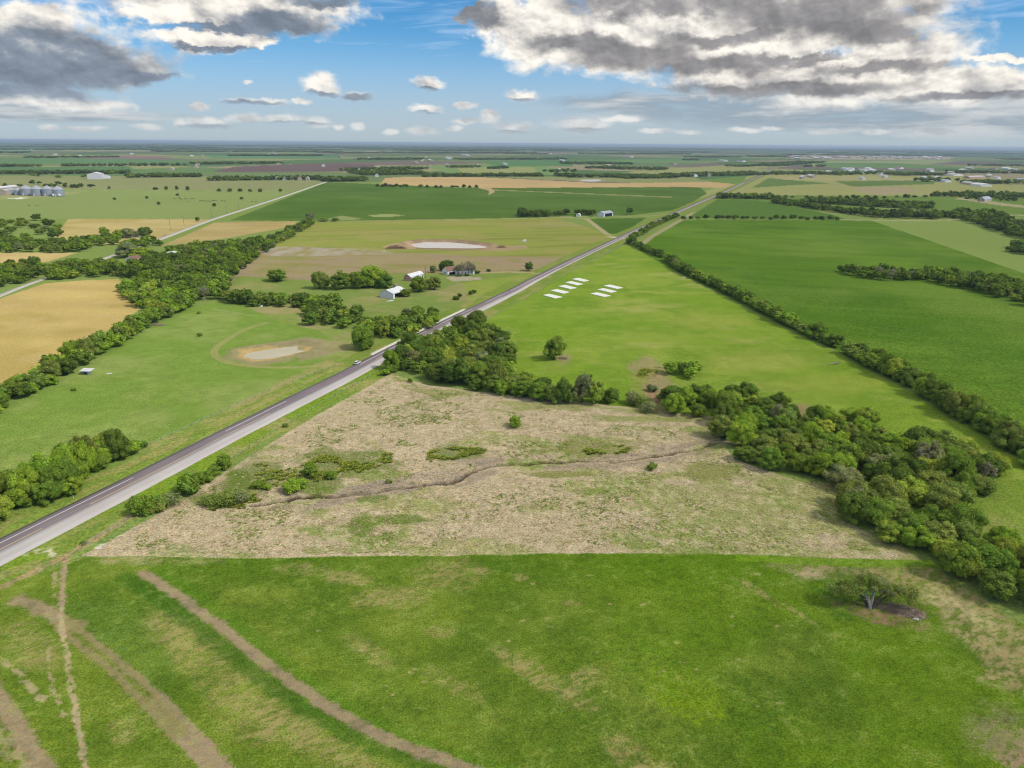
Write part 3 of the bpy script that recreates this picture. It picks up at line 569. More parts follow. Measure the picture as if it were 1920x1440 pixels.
    # lanes
    D, _ = dline(X, Y, W([(560, 415), (700, 413.5), (970, 410), (1045, 406.5), (1130, 405), (1215, 405), (1255, 402)]), 10); blend(.85 * (1 - sst(2.5, 4.5, D)), alb(170, 158, 118))
    D, _ = dline(X, Y, W([(895, 512), (950, 510), (985, 511), (1012, 513)]), 8); blend(.8 * (1 - sst(1.6, 3, D)), alb(184, 168, 130))
    D, _ = dline(X, Y, W([(810, 546), (850, 552), (893, 554), (925, 557)]), 6); blend(.7 * (1 - sst(1.0, 2.2, D)), alb(170, 156, 118))
    D, _ = dline(X, Y, W([(1145, 444), (1165, 447)]), 12); blend(.9 * (1 - sst(4, 7, D)), alb(206, 190, 160))
    D, _ = dline(X, Y, W([(540, 358.4), (300, 357), (60, 356)]), 10); blend(.6 * (1 - sst(3, 6, D)), alb(168, 160, 112))
    # concrete yards of the grain store
    w = np.where(inpoly(u, v, [(0, 362), (10, 355), (130, 360), (165, 358), (115, 368), (0, 374)]), .7, 0); blend(w, alb(160, 158, 106)); w = np.where(inpoly(u, v, [(12, 371.5), (40, 370), (52, 371), (40, 373), (15, 373)]), .9, 0); blend(w, alb(225, 220, 205))
    C[:] = np.clip(C * (.94 + .12 * fbm(X, Y, 220, 161, 3, cell))[:, None], .004, .9)
    gr_ = fbm(X + .4 * Y, (Y - .4 * X) * 1.8, 1.9, 191, 4, cell, .8); gz = fbm(X, Y, 5.5, 192, 4, cell, .7); gg = np.isin(reg, (4, 5, 6, 8, 0))
    amp = np.where(reg == 8, .85, .7)
    C[gg] *= (1 + amp * .55 * (gr_ - .5) + amp * .45 * (gz - .5))[gg][:, None]
    w = np.where((reg == 8) | (reg == 5) | (reg == 6), sst(.54, .72, .5 * gz + .5 * gr_) * .38, 0); blend(w, alb(150, 158, 84)); w = np.where(reg == 8, sst(.47, .32, .5 * gz + .5 * gr_) * .22, 0); blend(w, alb(68, 98, 28))
    # --- relief
    Z = micro(X, Y, terrain(X, Y), cell)
    soft = np.where(reg == 7, .20, np.where(reg == 8, .16, np.where(reg == 3, .18, .08))) * (en > 1.5)
    Z = Z + soft * (fbm(X, Y, 1.5, 171, 3, cell) - .5) * 2.0 + np.where(reg == 7, .25, .12) * (fbm(X, Y, 6, 172, 3, cell) - .5) * (en > 2)
    idx = np.arange(nr * na).reshape(nr, na); Q = np.stack([idx[:-1, :-1], idx[:-1, 1:], idx[1:, 1:], idx[1:, :-1]], -1).reshape(-1, 4)
    fr = reg[Q[:, 0]]; V = np.stack([X, Y, Z], 1)
    for r, name, mt, lab in ((0, 'ground', 'farmland', 'grass verges and far farmland out to the horizon'), (1, 'pasture', 'pasture', 'pale green cattle pasture beside the gravel road'), (2, 'wheat_field', 'wheat', 'ripe tan wheat field among the trees'),
                             (3, 'crop_field', 'crop', 'dark green row crop field'), (4, 'pasture', 'pasture', 'yellowish pasture around the pale farm pond'), (5, 'pasture', 'pasture', 'mid green pasture beside the highway'),
                             (6, 'pasture', 'pasture', 'bright green pasture with white slabs'), (7, 'dry_pasture', 'dry', 'dry tan pasture crossed by an eroded gully'), (8, 'meadow', 'meadow', 'dark green meadow with bare vehicle tracks')):
        q = Q[fr == r]
        if not len(q): continue
        use, inv = np.unique(q.ravel(), return_inverse=True)
        o = obj(name, mesh_np(name, V[use], inv.reshape(-1, 4)[:, ::-1], GM[mt], {'albedo': C[use]}, smooth=True)); tag(o, lab, None, None, 'structure')
    def zat(x, y):
        xx, yy = np.array([x], float), np.array([y], float); return float(micro(xx, yy, terrain(xx, yy), np.array([1.0]))[0])
    return zat
zat = build_ground()

# the rest of the plain, behind and beside the sheet, a coarse apron set lower
def apron():
    V, F = [], []; n = 48; rads = [30, 2000, 30000, 89000]
    for r in rads: V += [(r * math.cos(6.2832 * k / n), r * math.sin(6.2832 * k / n), -4.0) for k in range(n)]
    for i in range(3):
        for k in range(n): F.append((i * n + k, (i + 1) * n + k, (i + 1) * n + (k + 1) % n, i * n + (k + 1) % n))
    V.append((0, 0, -4.0)); 
    me = mesh_np('plain', np.array(V), np.array(F), surf('plain_grass', alb(104, 132, 66), .95, .2, .004)); o = obj('terrain', me); tag(o, 'green farm plain that carries on beyond the fields', None, None, 'structure')
apron()

# ------------------------------------------------------------------ highway, farm road, water
def ribbon(name, rows, mat, lab, z=.12, kind='structure'):
    """rows: list of (left point, right point); laid over the terrain"""
    V, F = [], []
    k = 4
    for a, b in rows:
        for j in range(k):
            p = a + (b - a) * j / (k - 1); V.append((p[0], p[1], 0))
    V = np.array(V, float); V[:, 2] = terrain(V[:, 0], V[:, 1])
    V[:, 2] = np.repeat(V[:, 2].reshape(-1, k).max(1), k) + z + np.clip((np.hypot(V[:, 0], V[:, 1]) - 900) / 4000, 0, 2)
    for i in range(len(rows) - 1):
        for j in range(k - 1): F.append((i * k + j, i * k + j + 1, (i + 1) * k + j + 1, (i + 1) * k + j))
    # skirts down to the soil
    n0 = len(V); V = np.concatenate([V, V - (0, 0, .35)])
    for i in range(len(rows) - 1):
        F.append((i * k, (i + 1) * k, n0 + (i + 1) * k, n0 + i * k)); F.append((i * k + k - 1, n0 + i * k + k - 1, n0 + (i + 1) * k + k - 1, (i + 1) * k + k - 1))
    return tag(obj(name, mesh_np(name, V, np.array(F), mat)), lab, None, None, kind)
def road_mat(name, col, col2, wheel):
    m, N, out = new_mat(name); geo = N.node('ShaderNodeTexCoord').outputs['Object']
    along = N.vec('DOT_PRODUCT', geo, (RD[0], RD[1], 0)); across = N.vec('DOT_PRODUCT', geo, (RN[0], RN[1], 0))
    v = N.comb(N.math('MULTIPLY', along, .04), across)
    f = N.noise(v, 1.1, 4, .6); g = N.noise(geo, 1.6, 4, .7); h = N.noise(geo, .05, 2, .5)
    c = N.mix(N.smooth(f, .3, .7), col, col2); c = N.mix(N.smooth(g, .35, .75, 0, .35), c, np.array(col) * wheel); c = N.mix(N.smooth(h, .4, .65, 0, .3), c, np.array(col2) * 1.1)
    b = N.node('ShaderNodeBsdfPrincipled'); N.put(b.inputs['Base Color'], c); b.inputs['Roughness'].default_value = .85; b.inputs['Specular IOR Level'].default_value = .2
    N.l.new(b.outputs[0], out.inputs[0]); return m
ASPH = road_mat('asphalt', alb(120, 110, 114), alb(138, 128, 131), .85); PALE = road_mat('pale_road_base', alb(188, 181, 180), alb(200, 194, 190), .9)
WHITEP = surf('white_paint', alb(218, 216, 222), .7, .1, .6); YEL = surf('yellow_paint', alb(222, 190, 140), .7, .1, .6)
T = ROAD_T; RR = [roadrow(t) for t in T]
ribbon('road', [(roadpt(t, r[0]), roadpt(t, r[0] + r[1])) for t, r in zip(T, RR)], ASPH, 'dark asphalt highway running straight to the horizon', .14)
ribbon('road_shoulder', [(roadpt(t, r[0] + r[1] - .05), roadpt(t, r[0] + r[1] + r[2] + .35 * vn(np.array([t / 3.0]), np.array([2.0]), 3)[0])) for t, r in zip(T, RR) if t < 1400], PALE, 'pale new roadway laid beside the asphalt lane', .12)
def stripe(name, off, w, t0, t1, mat, lab, z=.158):
    ts = [t for t in T if t0 <= t <= t1]; ribbon(name, [(roadpt(t, off(t) - w(t) / 2), roadpt(t, off(t) + w(t) / 2)) for t in ts], mat, lab, z)
rl, rw = (lambda t: roadrow(t)[0]), (lambda t: roadrow(t)[1])
stripe('road_marking', lambda t: rl(t) + rw(t) * .42, lambda t: .36, -40, 560, WHITEP, 'white painted line along the dark asphalt lane')
stripe('road_marking', lambda t: rl(t) + rw(t) - .35, lambda t: .34, -40, 640, YEL, 'yellow line between dark asphalt and pale roadway')
stripe('road_marking', lambda t: rl(t) + rw(t) * .52, lambda t: .5 + t * .0009, 560, 2600, surf('worn_centre_line', alb(196, 180, 172), .8, .1), 'pale worn centre line of the far highway')
stripe('road_marking', lambda t: rl(t) + rw(t) - .5, lambda t: .3, 640, 1500, WHITEP, 'white edge line along the far highway')
GRAV = surf('gravel', alb(196, 190, 182), .95, .12, .3); TRK = surf('gravel_dust', alb(182, 172, 150), .95, .15, .3)
fl = resample(smoothline(FARMROAD, 2), 12.0)
def offs(pl, h):
    pl = np.asarray(pl); t = np.gradient(pl, axis=0); t /= np.linalg.norm(t, axis=1)[:, None]; nrm = np.stack([t[:, 1], -t[:, 0]], 1); h = np.asarray(h)
    return list(zip(pl - nrm * h[:, None], pl + nrm * h[:, None]))
ribbon('road', offs(fl, np.interp(np.arange(len(fl)), [0, len(fl) * .25, len(fl) - 1], [2.6, 4.2, 5.2]) + 0 * fl[:, 0]), GRAV, 'pale gravel farm road between wheat and green pasture', .10)
for pts, h in (([(1500, 293), (1560, 285), (1600, 281)], 16), ([(690, 322), (700, 316), (712, 312)], 6), ([(790, 303), (800, 293)], 8)):
    p = resample(W(pts), 60.0); ribbon('road', offs(p, np.full(len(p), float(h))), TRK, 'pale distant country road between fields', .3)
def water(poly, col, lab, z):
    pl = smoothline(list(poly) + [poly[0]], 2)[:-1]; V = np.array([(p[0], p[1], z) for p in pl]); c = V.mean(0); V = np.concatenate([V, [c]]); n = len(pl)
    m, N, out = new_mat('pond_water'); pos = N.node('ShaderNodeTexCoord').outputs['Object']
    f = N.noise(pos, .9, 3, .6); cc = N.mix(N.smooth(N.noise(pos, .08, 3, .5), .35, .65), np.array(col) * .92, col)
    b = N.node('ShaderNodeBsdfPrincipled'); N.put(b.inputs['Base Color'], cc); b.inputs['Roughness'].default_value = .5; b.inputs['Specular IOR Level'].default_value = .12
    bp = N.node('ShaderNodeBump'); bp.inputs['Strength'].default_value = .06; N.put(bp.inputs['Height'], f); N.l.new(bp.outputs[0], b.inputs['Normal']); N.l.new(b.outputs[0], out.inputs[0])
    tag(obj('water', mesh_np('water', V, np.array([(i, (i + 1) % n, n) for i in range(n)]), m)), lab, None, None, 'structure')
c1 = np.mean(POND1, 0); c2 = np.mean(POND2, 0)
def floor_min(poly):
    q = np.array(poly); return float(np.mean(terrain(q[:, 0], q[:, 1])))
water(POND1, alb(200, 192, 164), 'milky tan water of the small pond beside the highway', floor_min(POND1) - .30)
water(POND2, alb(214, 207, 198), 'pale milky water of the big farm pond', floor_min(POND2) - .25)
water(POND3, alb(200, 200, 196), 'distant pale pond beyond the tan wheat strip', .25)

# ------------------------------------------------------------------ trees
def leaf_mat():
    m, N, out = new_mat('leaves')
    at = N.node('ShaderNodeAttribute', attribute_name='tint').outputs['Color']; oc = N.node('ShaderNodeObjectInfo').outputs['Color']
    c = N.vec('MULTIPLY', at, oc)
    d = N.node('ShaderNodeBsdfDiffuse'); N.put(d.inputs[0], c); tr = N.node('ShaderNodeBsdfTranslucent'); N.put(tr.inputs[0], N.vec('MULTIPLY', c, (.9, 1.15, .6)))
    mx = N.node('ShaderNodeMixShader'); mx.inputs[0].default_value = .22; N.l.new(d.outputs[0], mx.inputs[1]); N.l.new(tr.outputs[0], mx.inputs[2]); N.l.new(mx.outputs[0], out.inputs[0]); return m
LEAF = leaf_mat(); BARK = surf('bark', (.09, .07, .055), .9, .3, 3.0, bump=.4); DEADW = surf('dead_wood', (.26, .235, .22), .9, .25, 2.5, bump=.3)
def crown_np(rs, nc, nl, leaf, R=5.0, HT=9.0, low=.10, core=True, spread=1.0, crs=(.26, .44)):
    """clumps of leaf-sized faces over an uneven crown; returns V, F(quads), tint"""
    V, F, Tn = [], [], []; base = 0
    cz, rz = HT * (.5 + low / 2), HT * (1 - low) / 2
    lobes = rs.uniform(.70, 1.20, 7)
    for i in range(nc):
        a = rs.uniform(0, 6.2832); zz = rs.uniform(-.85, 1.0); q = math.sqrt(max(0, 1 - zz * zz)); rr = rs.uniform(.42, .80) * spread
        lob = lobes[int(a / 6.2832 * 7) % 7]
        prof = 1.0; q = q ** (.55 if zz < 0 else 1.0)
        cr = R * rs.uniform(*crs)
        c = np.array([math.cos(a) * q * rr * R * lob * prof, math.sin(a) * q * rr * R * lob, cz + zz * rr * rz * rs.uniform(.92, 1.12)])
        tint = np.array([1, 1, 1]) * rs.uniform(.80, 1.18) * np.array([rs.uniform(.92, 1.12), 1, rs.uniform(.85, 1.1)])
        if core:
            n1, n2 = 7, 5; th = np.linspace(0, math.pi, n2); ph = np.arange(n1) * 6.2832 / n1; g = np.array([[(math.sin(t) * math.cos(p), math.sin(t) * math.sin(p), math.cos(t)) for p in ph] for t in th]).reshape(-1, 3)
            V.append(c + g * cr * .74 * rs.uniform(.85, 1.1, (len(g), 1))); Tn.append(np.tile(tint * .9, (len(g), 1)))
            F.append(np.array([(base + i2 * n1 + k, base + (i2 + 1) * n1 + k, base + (i2 + 1) * n1 + (k + 1) % n1, base + i2 * n1 + (k + 1) % n1) for i2 in range(n2 - 1) for k in range(n1)])); base += len(g)
        dr = rs.normal(size=(nl, 3)); dr /= np.linalg.norm(dr, axis=1)[:, None]; dr[:, 2] = np.where(dr[:, 2] < -.5, -dr[:, 2], dr[:, 2])
        p = c + dr * cr * rs.uniform(.72, 1.12, (nl, 1)); nm = dr + rs.normal(size=(nl, 3)) * .55; nm /= np.linalg.norm(nm, axis=1)[:, None]
        t = np.cross(nm, rs.normal(size=(nl, 3))); t /= np.linalg.norm(t, axis=1)[:, None]; b = np.cross(nm, t); s = leaf * rs.uniform(.6, 1.25, (nl, 1))
        V.append(np.stack([p - t * s - b * s * .55, p + t * s - b * s * .45, p + t * s * .8 + b * s * .6, p - t * s * .7 + b * s * .5], 1).reshape(-1, 3))
        F.append(base + np.arange(nl * 4).reshape(-1, 4)); base += nl * 4
        Tn.append(np.repeat(tint * rs.uniform(.72, 1.3, (nl, 1)), 4, 0))
    V = np.concatenate(V); V[:, 2] = np.maximum(V[:, 2], .05); return V, np.concatenate(F), np.concatenate(Tn)
def trunk_mesh(rs, HT=9.0, R=5.0, name='trunk'):
    m = MB(); lean = rs.uniform(-.4, .4, 2); top = np.array([lean[0], lean[1], HT * .45])
    m.tube([(0, 0, -.3), (lean[0] * .3, lean[1] * .3, HT * .16), top * (1, 1, .8), (lean[0] * 1.3, lean[1] * 1.3, HT * .72)], [.34, .26, .20, .06], 7)
    for k in range(5):
        a = k * 1.26 + rs.uniform(-.4, .4); z0 = HT * rs.uniform(.18, .42); r = R * rs.uniform(.45, .75)
        m.tube([(lean[0] * .5, lean[1] * .5, z0), (math.cos(a) * r * .5, math.sin(a) * r * .5, z0 + HT * .14), (math.cos(a) * r, math.sin(a) * r, z0 + HT * .27)], [.14, .09, .03], 5)
    return m.mesh(name, BARK)
PROTO = []
for k, (nc, R, HT, low) in enumerate([(70, 5, 9, .03), (56, 5, 8, .02), (80, 5.2, 9.5, .04), (52, 4.6, 10, .05), (72, 5.4, 8.5, .02), (60, 5, 9, .05), (46, 4.8, 8, .02), (76, 5, 9, .03), (64, 5, 10, .04), (58, 5.2, 8.6, .02)]):
    rs = np.random.RandomState(300 + k); V, F, Tn = crown_np(rs, nc, 150, .20, R, HT, low, True, 1.06, (.16, .34))
    PROTO.append((mesh_np('crown', V, F, LEAF, {'tint': Tn}), trunk_mesh(rs, HT, R), R, HT))
SHRUB = []
for k in range(4):
    rs = np.random.RandomState(340 + k); V, F, Tn = crown_np(rs, 16 + 3 * k, 110, .13, 1.6, 2.4, .0, True, 1.05, (.30, .5))
    m = MB(); [m.tube([(0, 0, -.1), (math.cos(a) * .4, math.sin(a) * .4, .8), (math.cos(a) * .8, math.sin(a) * .8, 1.5)], [.06, .04, .015], 5) for a in (0, 2.1, 4.2)]
    SHRUB.append((mesh_np('foliage', V, F, LEAF, {'tint': Tn}), m.mesh('stem', BARK), 1.6, 2.4))
WISPY = []
for k in range(2):
    rs = np.random.RandomState(360 + k); V, F, Tn = crown_np(rs, 26, 60, .11, 1.6, 2.4, .0, False, 1.1, (.3, .55))
    WISPY.append((mesh_np('foliage', V, F, LEAF, {'tint': Tn}), SHRUB[k][1], 1.6, 2.4))
LOD1 = [crown_np(np.random.RandomState(380 + k), 22, 26, .55, 5, 9, .03) for k in range(5)]
LOD2 = [crown_np(np.random.RandomState(390 + k), 9, 9, 1.1, 5, 9, .0, True, 1.0, (.36, .56)) for k in range(4)]
TONE = {'dark green': (.130, .200, .036), 'mid green': (.185, .280, .040), 'fresh green': (.240, .365, .040), 'olive green': (.215, .280, .060), 'yellow green': (.310, .390, .055), 'grey green': (.240, .275, .115)}
TON = list(TONE)
R_ = random.Random(11)
TREES = []      # dicts: p, r (crown radius), h, tone, grp, key (order along the wood), force
def put_tree(p, r, h, tone, grp, key=0.0, force=False, label=None, proto=None): TREES.append(dict(p=np.array(p), r=r, h=h, tone=tone, grp=grp, key=key, force=force, label=label, proto=proto))
def pick(w): return R_.choices(TON, w)[0]
def line_trees(pts, step, width, rr, hh, w, grp, rows=1):
    pl = W(pts); L = 0.0
    for a, b in zip(pl[:-1], pl[1:]):
        d = np.linalg.norm(b - a); u = (b - a) / d; nrm = np.array([u[1], -u[0]]); t = 0.0
        while t < d:
            for k in range(rows):
                o = (k - (rows - 1) / 2) * width + R_.gauss(0, width * .22)
                r = R_.uniform(*rr); put_tree(a + u * (t + R_.uniform(-.25, .25) * step) + nrm * o, r, R_.uniform(*hh) * (.75 + .5 * (r - rr[0]) / (rr[1] - rr[0] + .01)) * .93, pick(w), grp, L + t + .01 * k)
            t += step * R_.uniform(.8, 1.2)
        L += d
def wood_trees(poly, md, rr, hh, w, grp, axis=None, nmax=4000):
    q = np.array(W(poly)); lo, hi = q.min(0), q.max(0); got = []; ar = (hi - lo).prod(); cell = md; grid = {}
    for _ in range(int(min(nmax * 12, ar / (md * md) * 14))):
        p = np.array([R_.uniform(lo[0], hi[0]), R_.uniform(lo[1], hi[1])])
        if not inpoly(p[:1], p[1:], q)[0]: continue
        gk = (int(p[0] // cell), int(p[1] // cell))
        if any(np.hypot(*(o - p)) < md for i in (-1, 0, 1) for j in (-1, 0, 1) for o in grid.get((gk[0] + i, gk[1] + j), ())): continue
        grid.setdefault(gk, []).append(p); got.append(p)
    ax = np.array(axis if axis is not None else (1, 0), float)
    for p in got:
        r = R_.uniform(*rr); put_tree(p, r, R_.uniform(*hh) * (.6 + .4 * (r - rr[0]) / (rr[1] - rr[0] + .01)), pick(w), grp, float(p @ ax))
MIX, DARK, LIGHT = (3, 5, 3, 2, 1, .5), (6, 4, 1, 1, .3, .2), (1, 4, 5, 2, 2, .2)
# hedgerow between wheat and left pasture, and the woods that follow it
line_trees([(-70, 800), (0, 762), (112, 700), (175, 662), (250, 622), (300, 596), (345, 572)], 8.2, 7.5, (4.2, 6.2), (7, 9.5), (2, 5, 4, 2, .6, 0), 'in the hedgerow beside the wheat', 2)
wood_trees([(226, 546), (250, 574), (300, 590), (350, 580), (366, 560), (330, 540), (250, 535)], 8.0, (4.5, 6.5), (8, 11), (.5, 4, 4, 2, 3, 0), 'in the pale clump by the wheat', (1, -.2))
wood_trees([(232, 520), (300, 532), (368, 560), (414, 562), (440, 515), (400, 505), (330, 488), (280, 486), (270, 500), (238, 505)], 8.5, (5.5, 8), (9, 13), DARK, 'in the dark wood behind the wheat', (1, .3))
wood_trees([(440, 515), (488, 479), (540, 449), (590, 419), (580, 419), (520, 444), (440, 458), (345, 465), (305, 477), (330, 488), (400, 505)], 9.5, (4.5, 6.8), (7, 11), MIX, 'in the belt above the brown pasture', (.6, .8))
wood_trees([(90, 527), (150, 521), (225, 519), (235, 503), (190, 497), (140, 495), (95, 508)], 9, (5, 7.5), (8, 12), MIX, 'in the wood beside the gravel farm road', (1, .3))
wood_trees([(-60, 548), (40, 532), (85, 513), (82, 497), (0, 500), (-60, 505)], 9.5, (5, 7), (8, 11), MIX, 'in the belt across the farm road', (1, .3))
wood_trees([(-60, 475), (140, 474), (215, 459), (232, 442), (200, 440), (150, 454), (90, 456), (0, 458), (-60, 460)], 12, (5.5, 8), (9, 12), MIX, 'in the belt below the stubble field', (1, .3))
wood_trees([(-60, 460), (40, 456), (110, 448), (122, 430), (100, 420), (75, 411), (0, 418), (-60, 425)], 24, (6, 9), (8, 11), MIX, 'in the scrub beside the stubble field', (1, .3))
wood_trees([(232, 470), (275, 466), (300, 462), (290, 452), (240, 458)], 13, (5, 8), (8, 11), MIX, 'around the gravel road farmhouse', (1, .3))
# creek woods left of the highway
wood_trees([(418, 567), (480, 574), (560, 577), (640, 586), (645, 566), (560, 563), (470, 562), (425, 560)], 8.5, (5, 7.5), (8, 12), DARK, 'along the creek between pond and barns', (1, 0))
wood_trees([(572, 594), (582, 608), (650, 618), (680, 606), (672, 588), (640, 582), (592, 580)], 8.0, (5, 7), (8, 11), DARK, 'in the dark clump behind the small pond', (1, 0))
wood_trees([(690, 625), (748, 634), (800, 618), (825, 602), (815, 588), (760, 592), (735, 606), (700, 612)], 8.0, (4.5, 6.5), (7, 10), MIX, 'in the creek clump beside the guard rail', (1, 0))
wood_trees([(666, 624), (700, 632), (745, 634), (757, 618), (722, 606), (680, 610)], 7.5, (4.5, 6.5), (8, 11), DARK, 'behind the big round tree', (1, 0))
put_tree(P(682, 655), 8.2, 13.5, 'mid green', 'by the pond', 0, True, 'big round green tree standing alone between the highway and the small pond', 0)
put_tree(P(722, 634), 4.2, 14.5, 'yellow green', '', 0, True, 'tall pale poplar rising from the creek clump beside the guard rail', 3)
for x, y, r, h, tone, lab in [(520, 527, 9.0, 9, 'mid green', 'wide rounded tree alone on the dry strip beside the brown pasture'), (600, 541, 9, 12, 'olive green', 'pale olive tree at the left end of the barnyard grove'), (641, 542, 9, 12, 'mid green', 'rounded mid green tree second in the barnyard grove'),
                              (672, 540, 9, 13, 'mid green', 'third tree of the barnyard grove, dense and green'), (698, 538, 11, 16, 'fresh green', 'tallest light green tree of the barnyard grove'), (722, 540, 8, 12, 'dark green', 'dark tree at the right end of the barnyard grove'),
                              (785, 547, 7.5, 11, 'mid green', 'green tree in front of the long white shed'), (815, 543, 7, 12, 'olive green', 'olive green tree right of the long white shed'), (836, 508, 8, 11, 'dark green', 'dark tree behind the white farmhouse'),
                              (759, 556, 5, 5.5, 'mid green', 'low round bush tree at the open end of the white barn'), (992, 508, 5, 7, 'dark green', 'small dark tree alone beside the farm lane and highway'), (1038, 674, 6.8, 11.5, 'mid green', 'lone round tree standing in the bright green pasture'),
                              (606, 415, 8, 6, 'olive green', 'low olive tree on the edge of the big crop field'), (628, 415, 6, 5, 'olive green', 'small olive bush tree beside the big crop field edge'), (582, 413, 8, 10, 'grey green', 'grey green tree at the tip of the long tree belt'),
                              (240, 446, 9, 12, 'grey green', 'spreading grey green tree left of the roadside farmhouse'), (271, 444, 9, 12, 'dark green', 'spreading dark tree right of the roadside farmhouse'), (240, 482, 13, 13, 'grey green', 'wide grey green tree above the farm road bend'), (268, 484, 12, 11, 'yellow green', 'wide yellow green tree beside the grey one at the farm road bend'), (371, 415, 4, 6, 'dark green', 'small dark tree on the corner of the stubble field')]:
    put_tree(P(x, y), r, h, tone, '', 0, True, lab)
for k, (x, y) in enumerate([(292, 357), (312, 357), (332, 357), (352, 358), (411, 361), (431, 361), (450, 361), (469, 361), (488, 361), (526, 361), (205, 356)]): put_tree(P(x, y - 1), R_.uniform(5, 8) * (.8 if k > 8 else 1), R_.uniform(6, 9), 'dark green', 'in the spaced row along the far pasture lane', x, True)
for x, y, lab in [(215, 375, 'dark bush tree alone left in the cattle pasture'), (298, 384, 'dark bush tree below the grazing cattle'), (402, 387, 'dark bush tree right of the grazing cattle'), (453, 374, 'dark bush tree near the gravel road in the cattle pasture'), (333, 367, 'dark bush tree above the grazing cattle'), (276, 373, 'small dark bush tree left of the grazing cattle')]: put_tree(P(x, y), 4, 5, 'dark green', '', 0, True, lab)
# creek wood right of the highway
wood_trees([(722, 693), (760, 694), (800, 713), (873, 728), (940, 738), (1023, 752), (1023, 738), (968, 722), (955, 692), (948, 660), (915, 622), (890, 612), (862, 619), (820, 638), (780, 657), (742, 672)], 7.4, (4.8, 7.4), (9, 12.5), (5, 5, 2, 2, 1, .6), 'in the creek wood beside the highway', (.9, -.4))
line_trees([(935, 741), (975, 747), (1015, 752), (1060, 756), (1110, 757), (1178, 758)], 8.0, 5.0, (4.6, 6.4), (8.5, 11), DARK, 'in the tree line above the dry pasture', 1)
put_tree(P(893, 618), 5.5, 13, 'dark green', '', 0, True, 'dark pointed tree at the upper tip of the creek wood by the highway', 3)
put_tree(P(818, 668), 5.5, 11.5, 'yellow green', '', 0, True, 'yellow green tree on the highway side of the creek wood', 5)
put_tree(P(842, 700), 5.5, 13, 'yellow green', '', 0, True, 'yellow green tree in the middle of the creek wood', 2)
# the big wood on the right
wood_trees([(1244, 702), (1300, 712), (1312, 699), (1262, 692)], 6.0, (4, 5.5), (7, 9), (3, 5, 3, 1, 0, 0), 'in the clump above the creek bed', (1, 0))
wood_trees([(1240, 776), (1290, 779), (1355, 783), (1350, 800), (1378, 800), (1470, 800), (1488, 782), (1440, 760), (1400, 742), (1335, 738), (1250, 752)], 7.6, (4.6, 6.8), (8, 12), DARK, 'in the wood beside the creek bed', (1, -.2))
wood_trees([(1345, 815), (1378, 860), (1430, 888), (1505, 900), (1565, 898), (1560, 862), (1480, 840), (1470, 802), (1378, 802)], 7.0, (4.4, 6.8), (8, 11.5), (3, 5, 3, 3, 1.2, .8), 'in the wood right of the gully', (1, -.2))
wood_trees([(1480, 838), (1560, 862), (1640, 868), (1720, 872), (1700, 842), (1615, 792), (1545, 790), (1492, 806)], 6.6, (4, 5.8), (7, 10), LIGHT, 'in the thicket beside the bright pasture', (1, -.2))
wood_trees([(1565, 870), (1570, 920), (1640, 945), (1760, 965), (1800, 938), (1860, 915), (1872, 893), (1850, 880), (1790, 850), (1720, 845), (1722, 872), (1640, 872)], 7.2, (4.6, 7.2), (8, 12), (3, 4, 1.5, 4, .8, 1.5), 'in the olive wood below the thicket', (1, -.2))
wood_trees([(1585, 975), (1655, 1013), (1730, 1040), (1770, 1070), (1824, 1108), (1880, 1138), (1980, 1180), (1980, 1080), (1860, 1022), (1790, 992), (1700, 972), (1600, 940)], 6.8, (4.2, 6.8), (8, 11.5), (4, 5, 2.5, 2, 2, .6), 'in the wood above the tan meadow edge', (1, -.2))
# hedgerow between bright pasture and crop
line_trees([(1178, 455), (1200, 466), (1236, 481), (1242, 484)], 7.0, 3.0, (4.5, 6), (6.5, 8.5), (4, 5, 1, 2, 0, 0), 'in the hedgerow tip by the highway', 1)
line_trees([(1252, 488), (1275, 508), (1324, 530), (1369, 552), (1425, 582), (1481, 612), (1530, 638), (1578, 655)], 5.8, 3.0, (4.8, 6.8), (7, 9.5), (3, 5, 2, 4, .8, .3), 'in the long hedgerow beside the row crop', 1)
line_trees([(1592, 664), (1642, 690), (1699, 718), (1722, 730)], 5.8, 3.4, (4.4, 6.2), (7, 9.5), (3, 5, 2, 4, 1, .3), 'in the middle hedgerow beside the row crop', 2)
line_trees([(1732, 742), (1762, 753), (1792, 778), (1845, 802), (1905, 843), (1960, 885)], 5.8, 4.2, (4.4, 6.4), (7.5, 10), (3, 5, 2, 4, 1, .3), 'in the near end of the crop hedgerow', 2)
line_trees([(1186, 448), (1203, 440), (1227, 425), (1247, 416), (1270, 407)], 11, 4.0, (5, 6.5), (7, 9), (4, 4, 1, 4, 0, 0), 'in the row along the dirt lane', 1)
# wood island in the crop
wood_trees([(1568, 511), (1612, 521), (1669, 527), (1736, 527), (1800, 541), (1837, 549), (1980, 590), (1980, 545), (1900, 532), (1850, 524), (1750, 516), (1650, 512), (1580, 507)], 9.0, (5, 7.2), (9, 12.5), MIX, 'in the wood strip out in the row crop', (1, 0))
# near left trees
wood_trees([(-60, 1012), (50, 962), (150, 922), (167, 897), (217, 864), (252, 848), (225, 847), (165, 866), (110, 880), (60, 900), (0, 912), (-60, 930)], 7.2, (4.4, 6.6), (7.5, 10.5), (2, 6, 3, 1, .4, 0), 'in the thicket left of the highway', (1, .3))
line_trees([(60, 938), (110, 915), (150, 890), (190, 868), (235, 848)], 6.5, 4.5, (4.6, 6.4), (8, 10.5), (2, 6, 3, 1, .4, 0), 'in the thicket left of the highway', 2)
put_tree(P(118, 868), 3.6, 8, 'mid green', '', 0, True, 'small dark tree poking up behind the roadside thicket', 0)
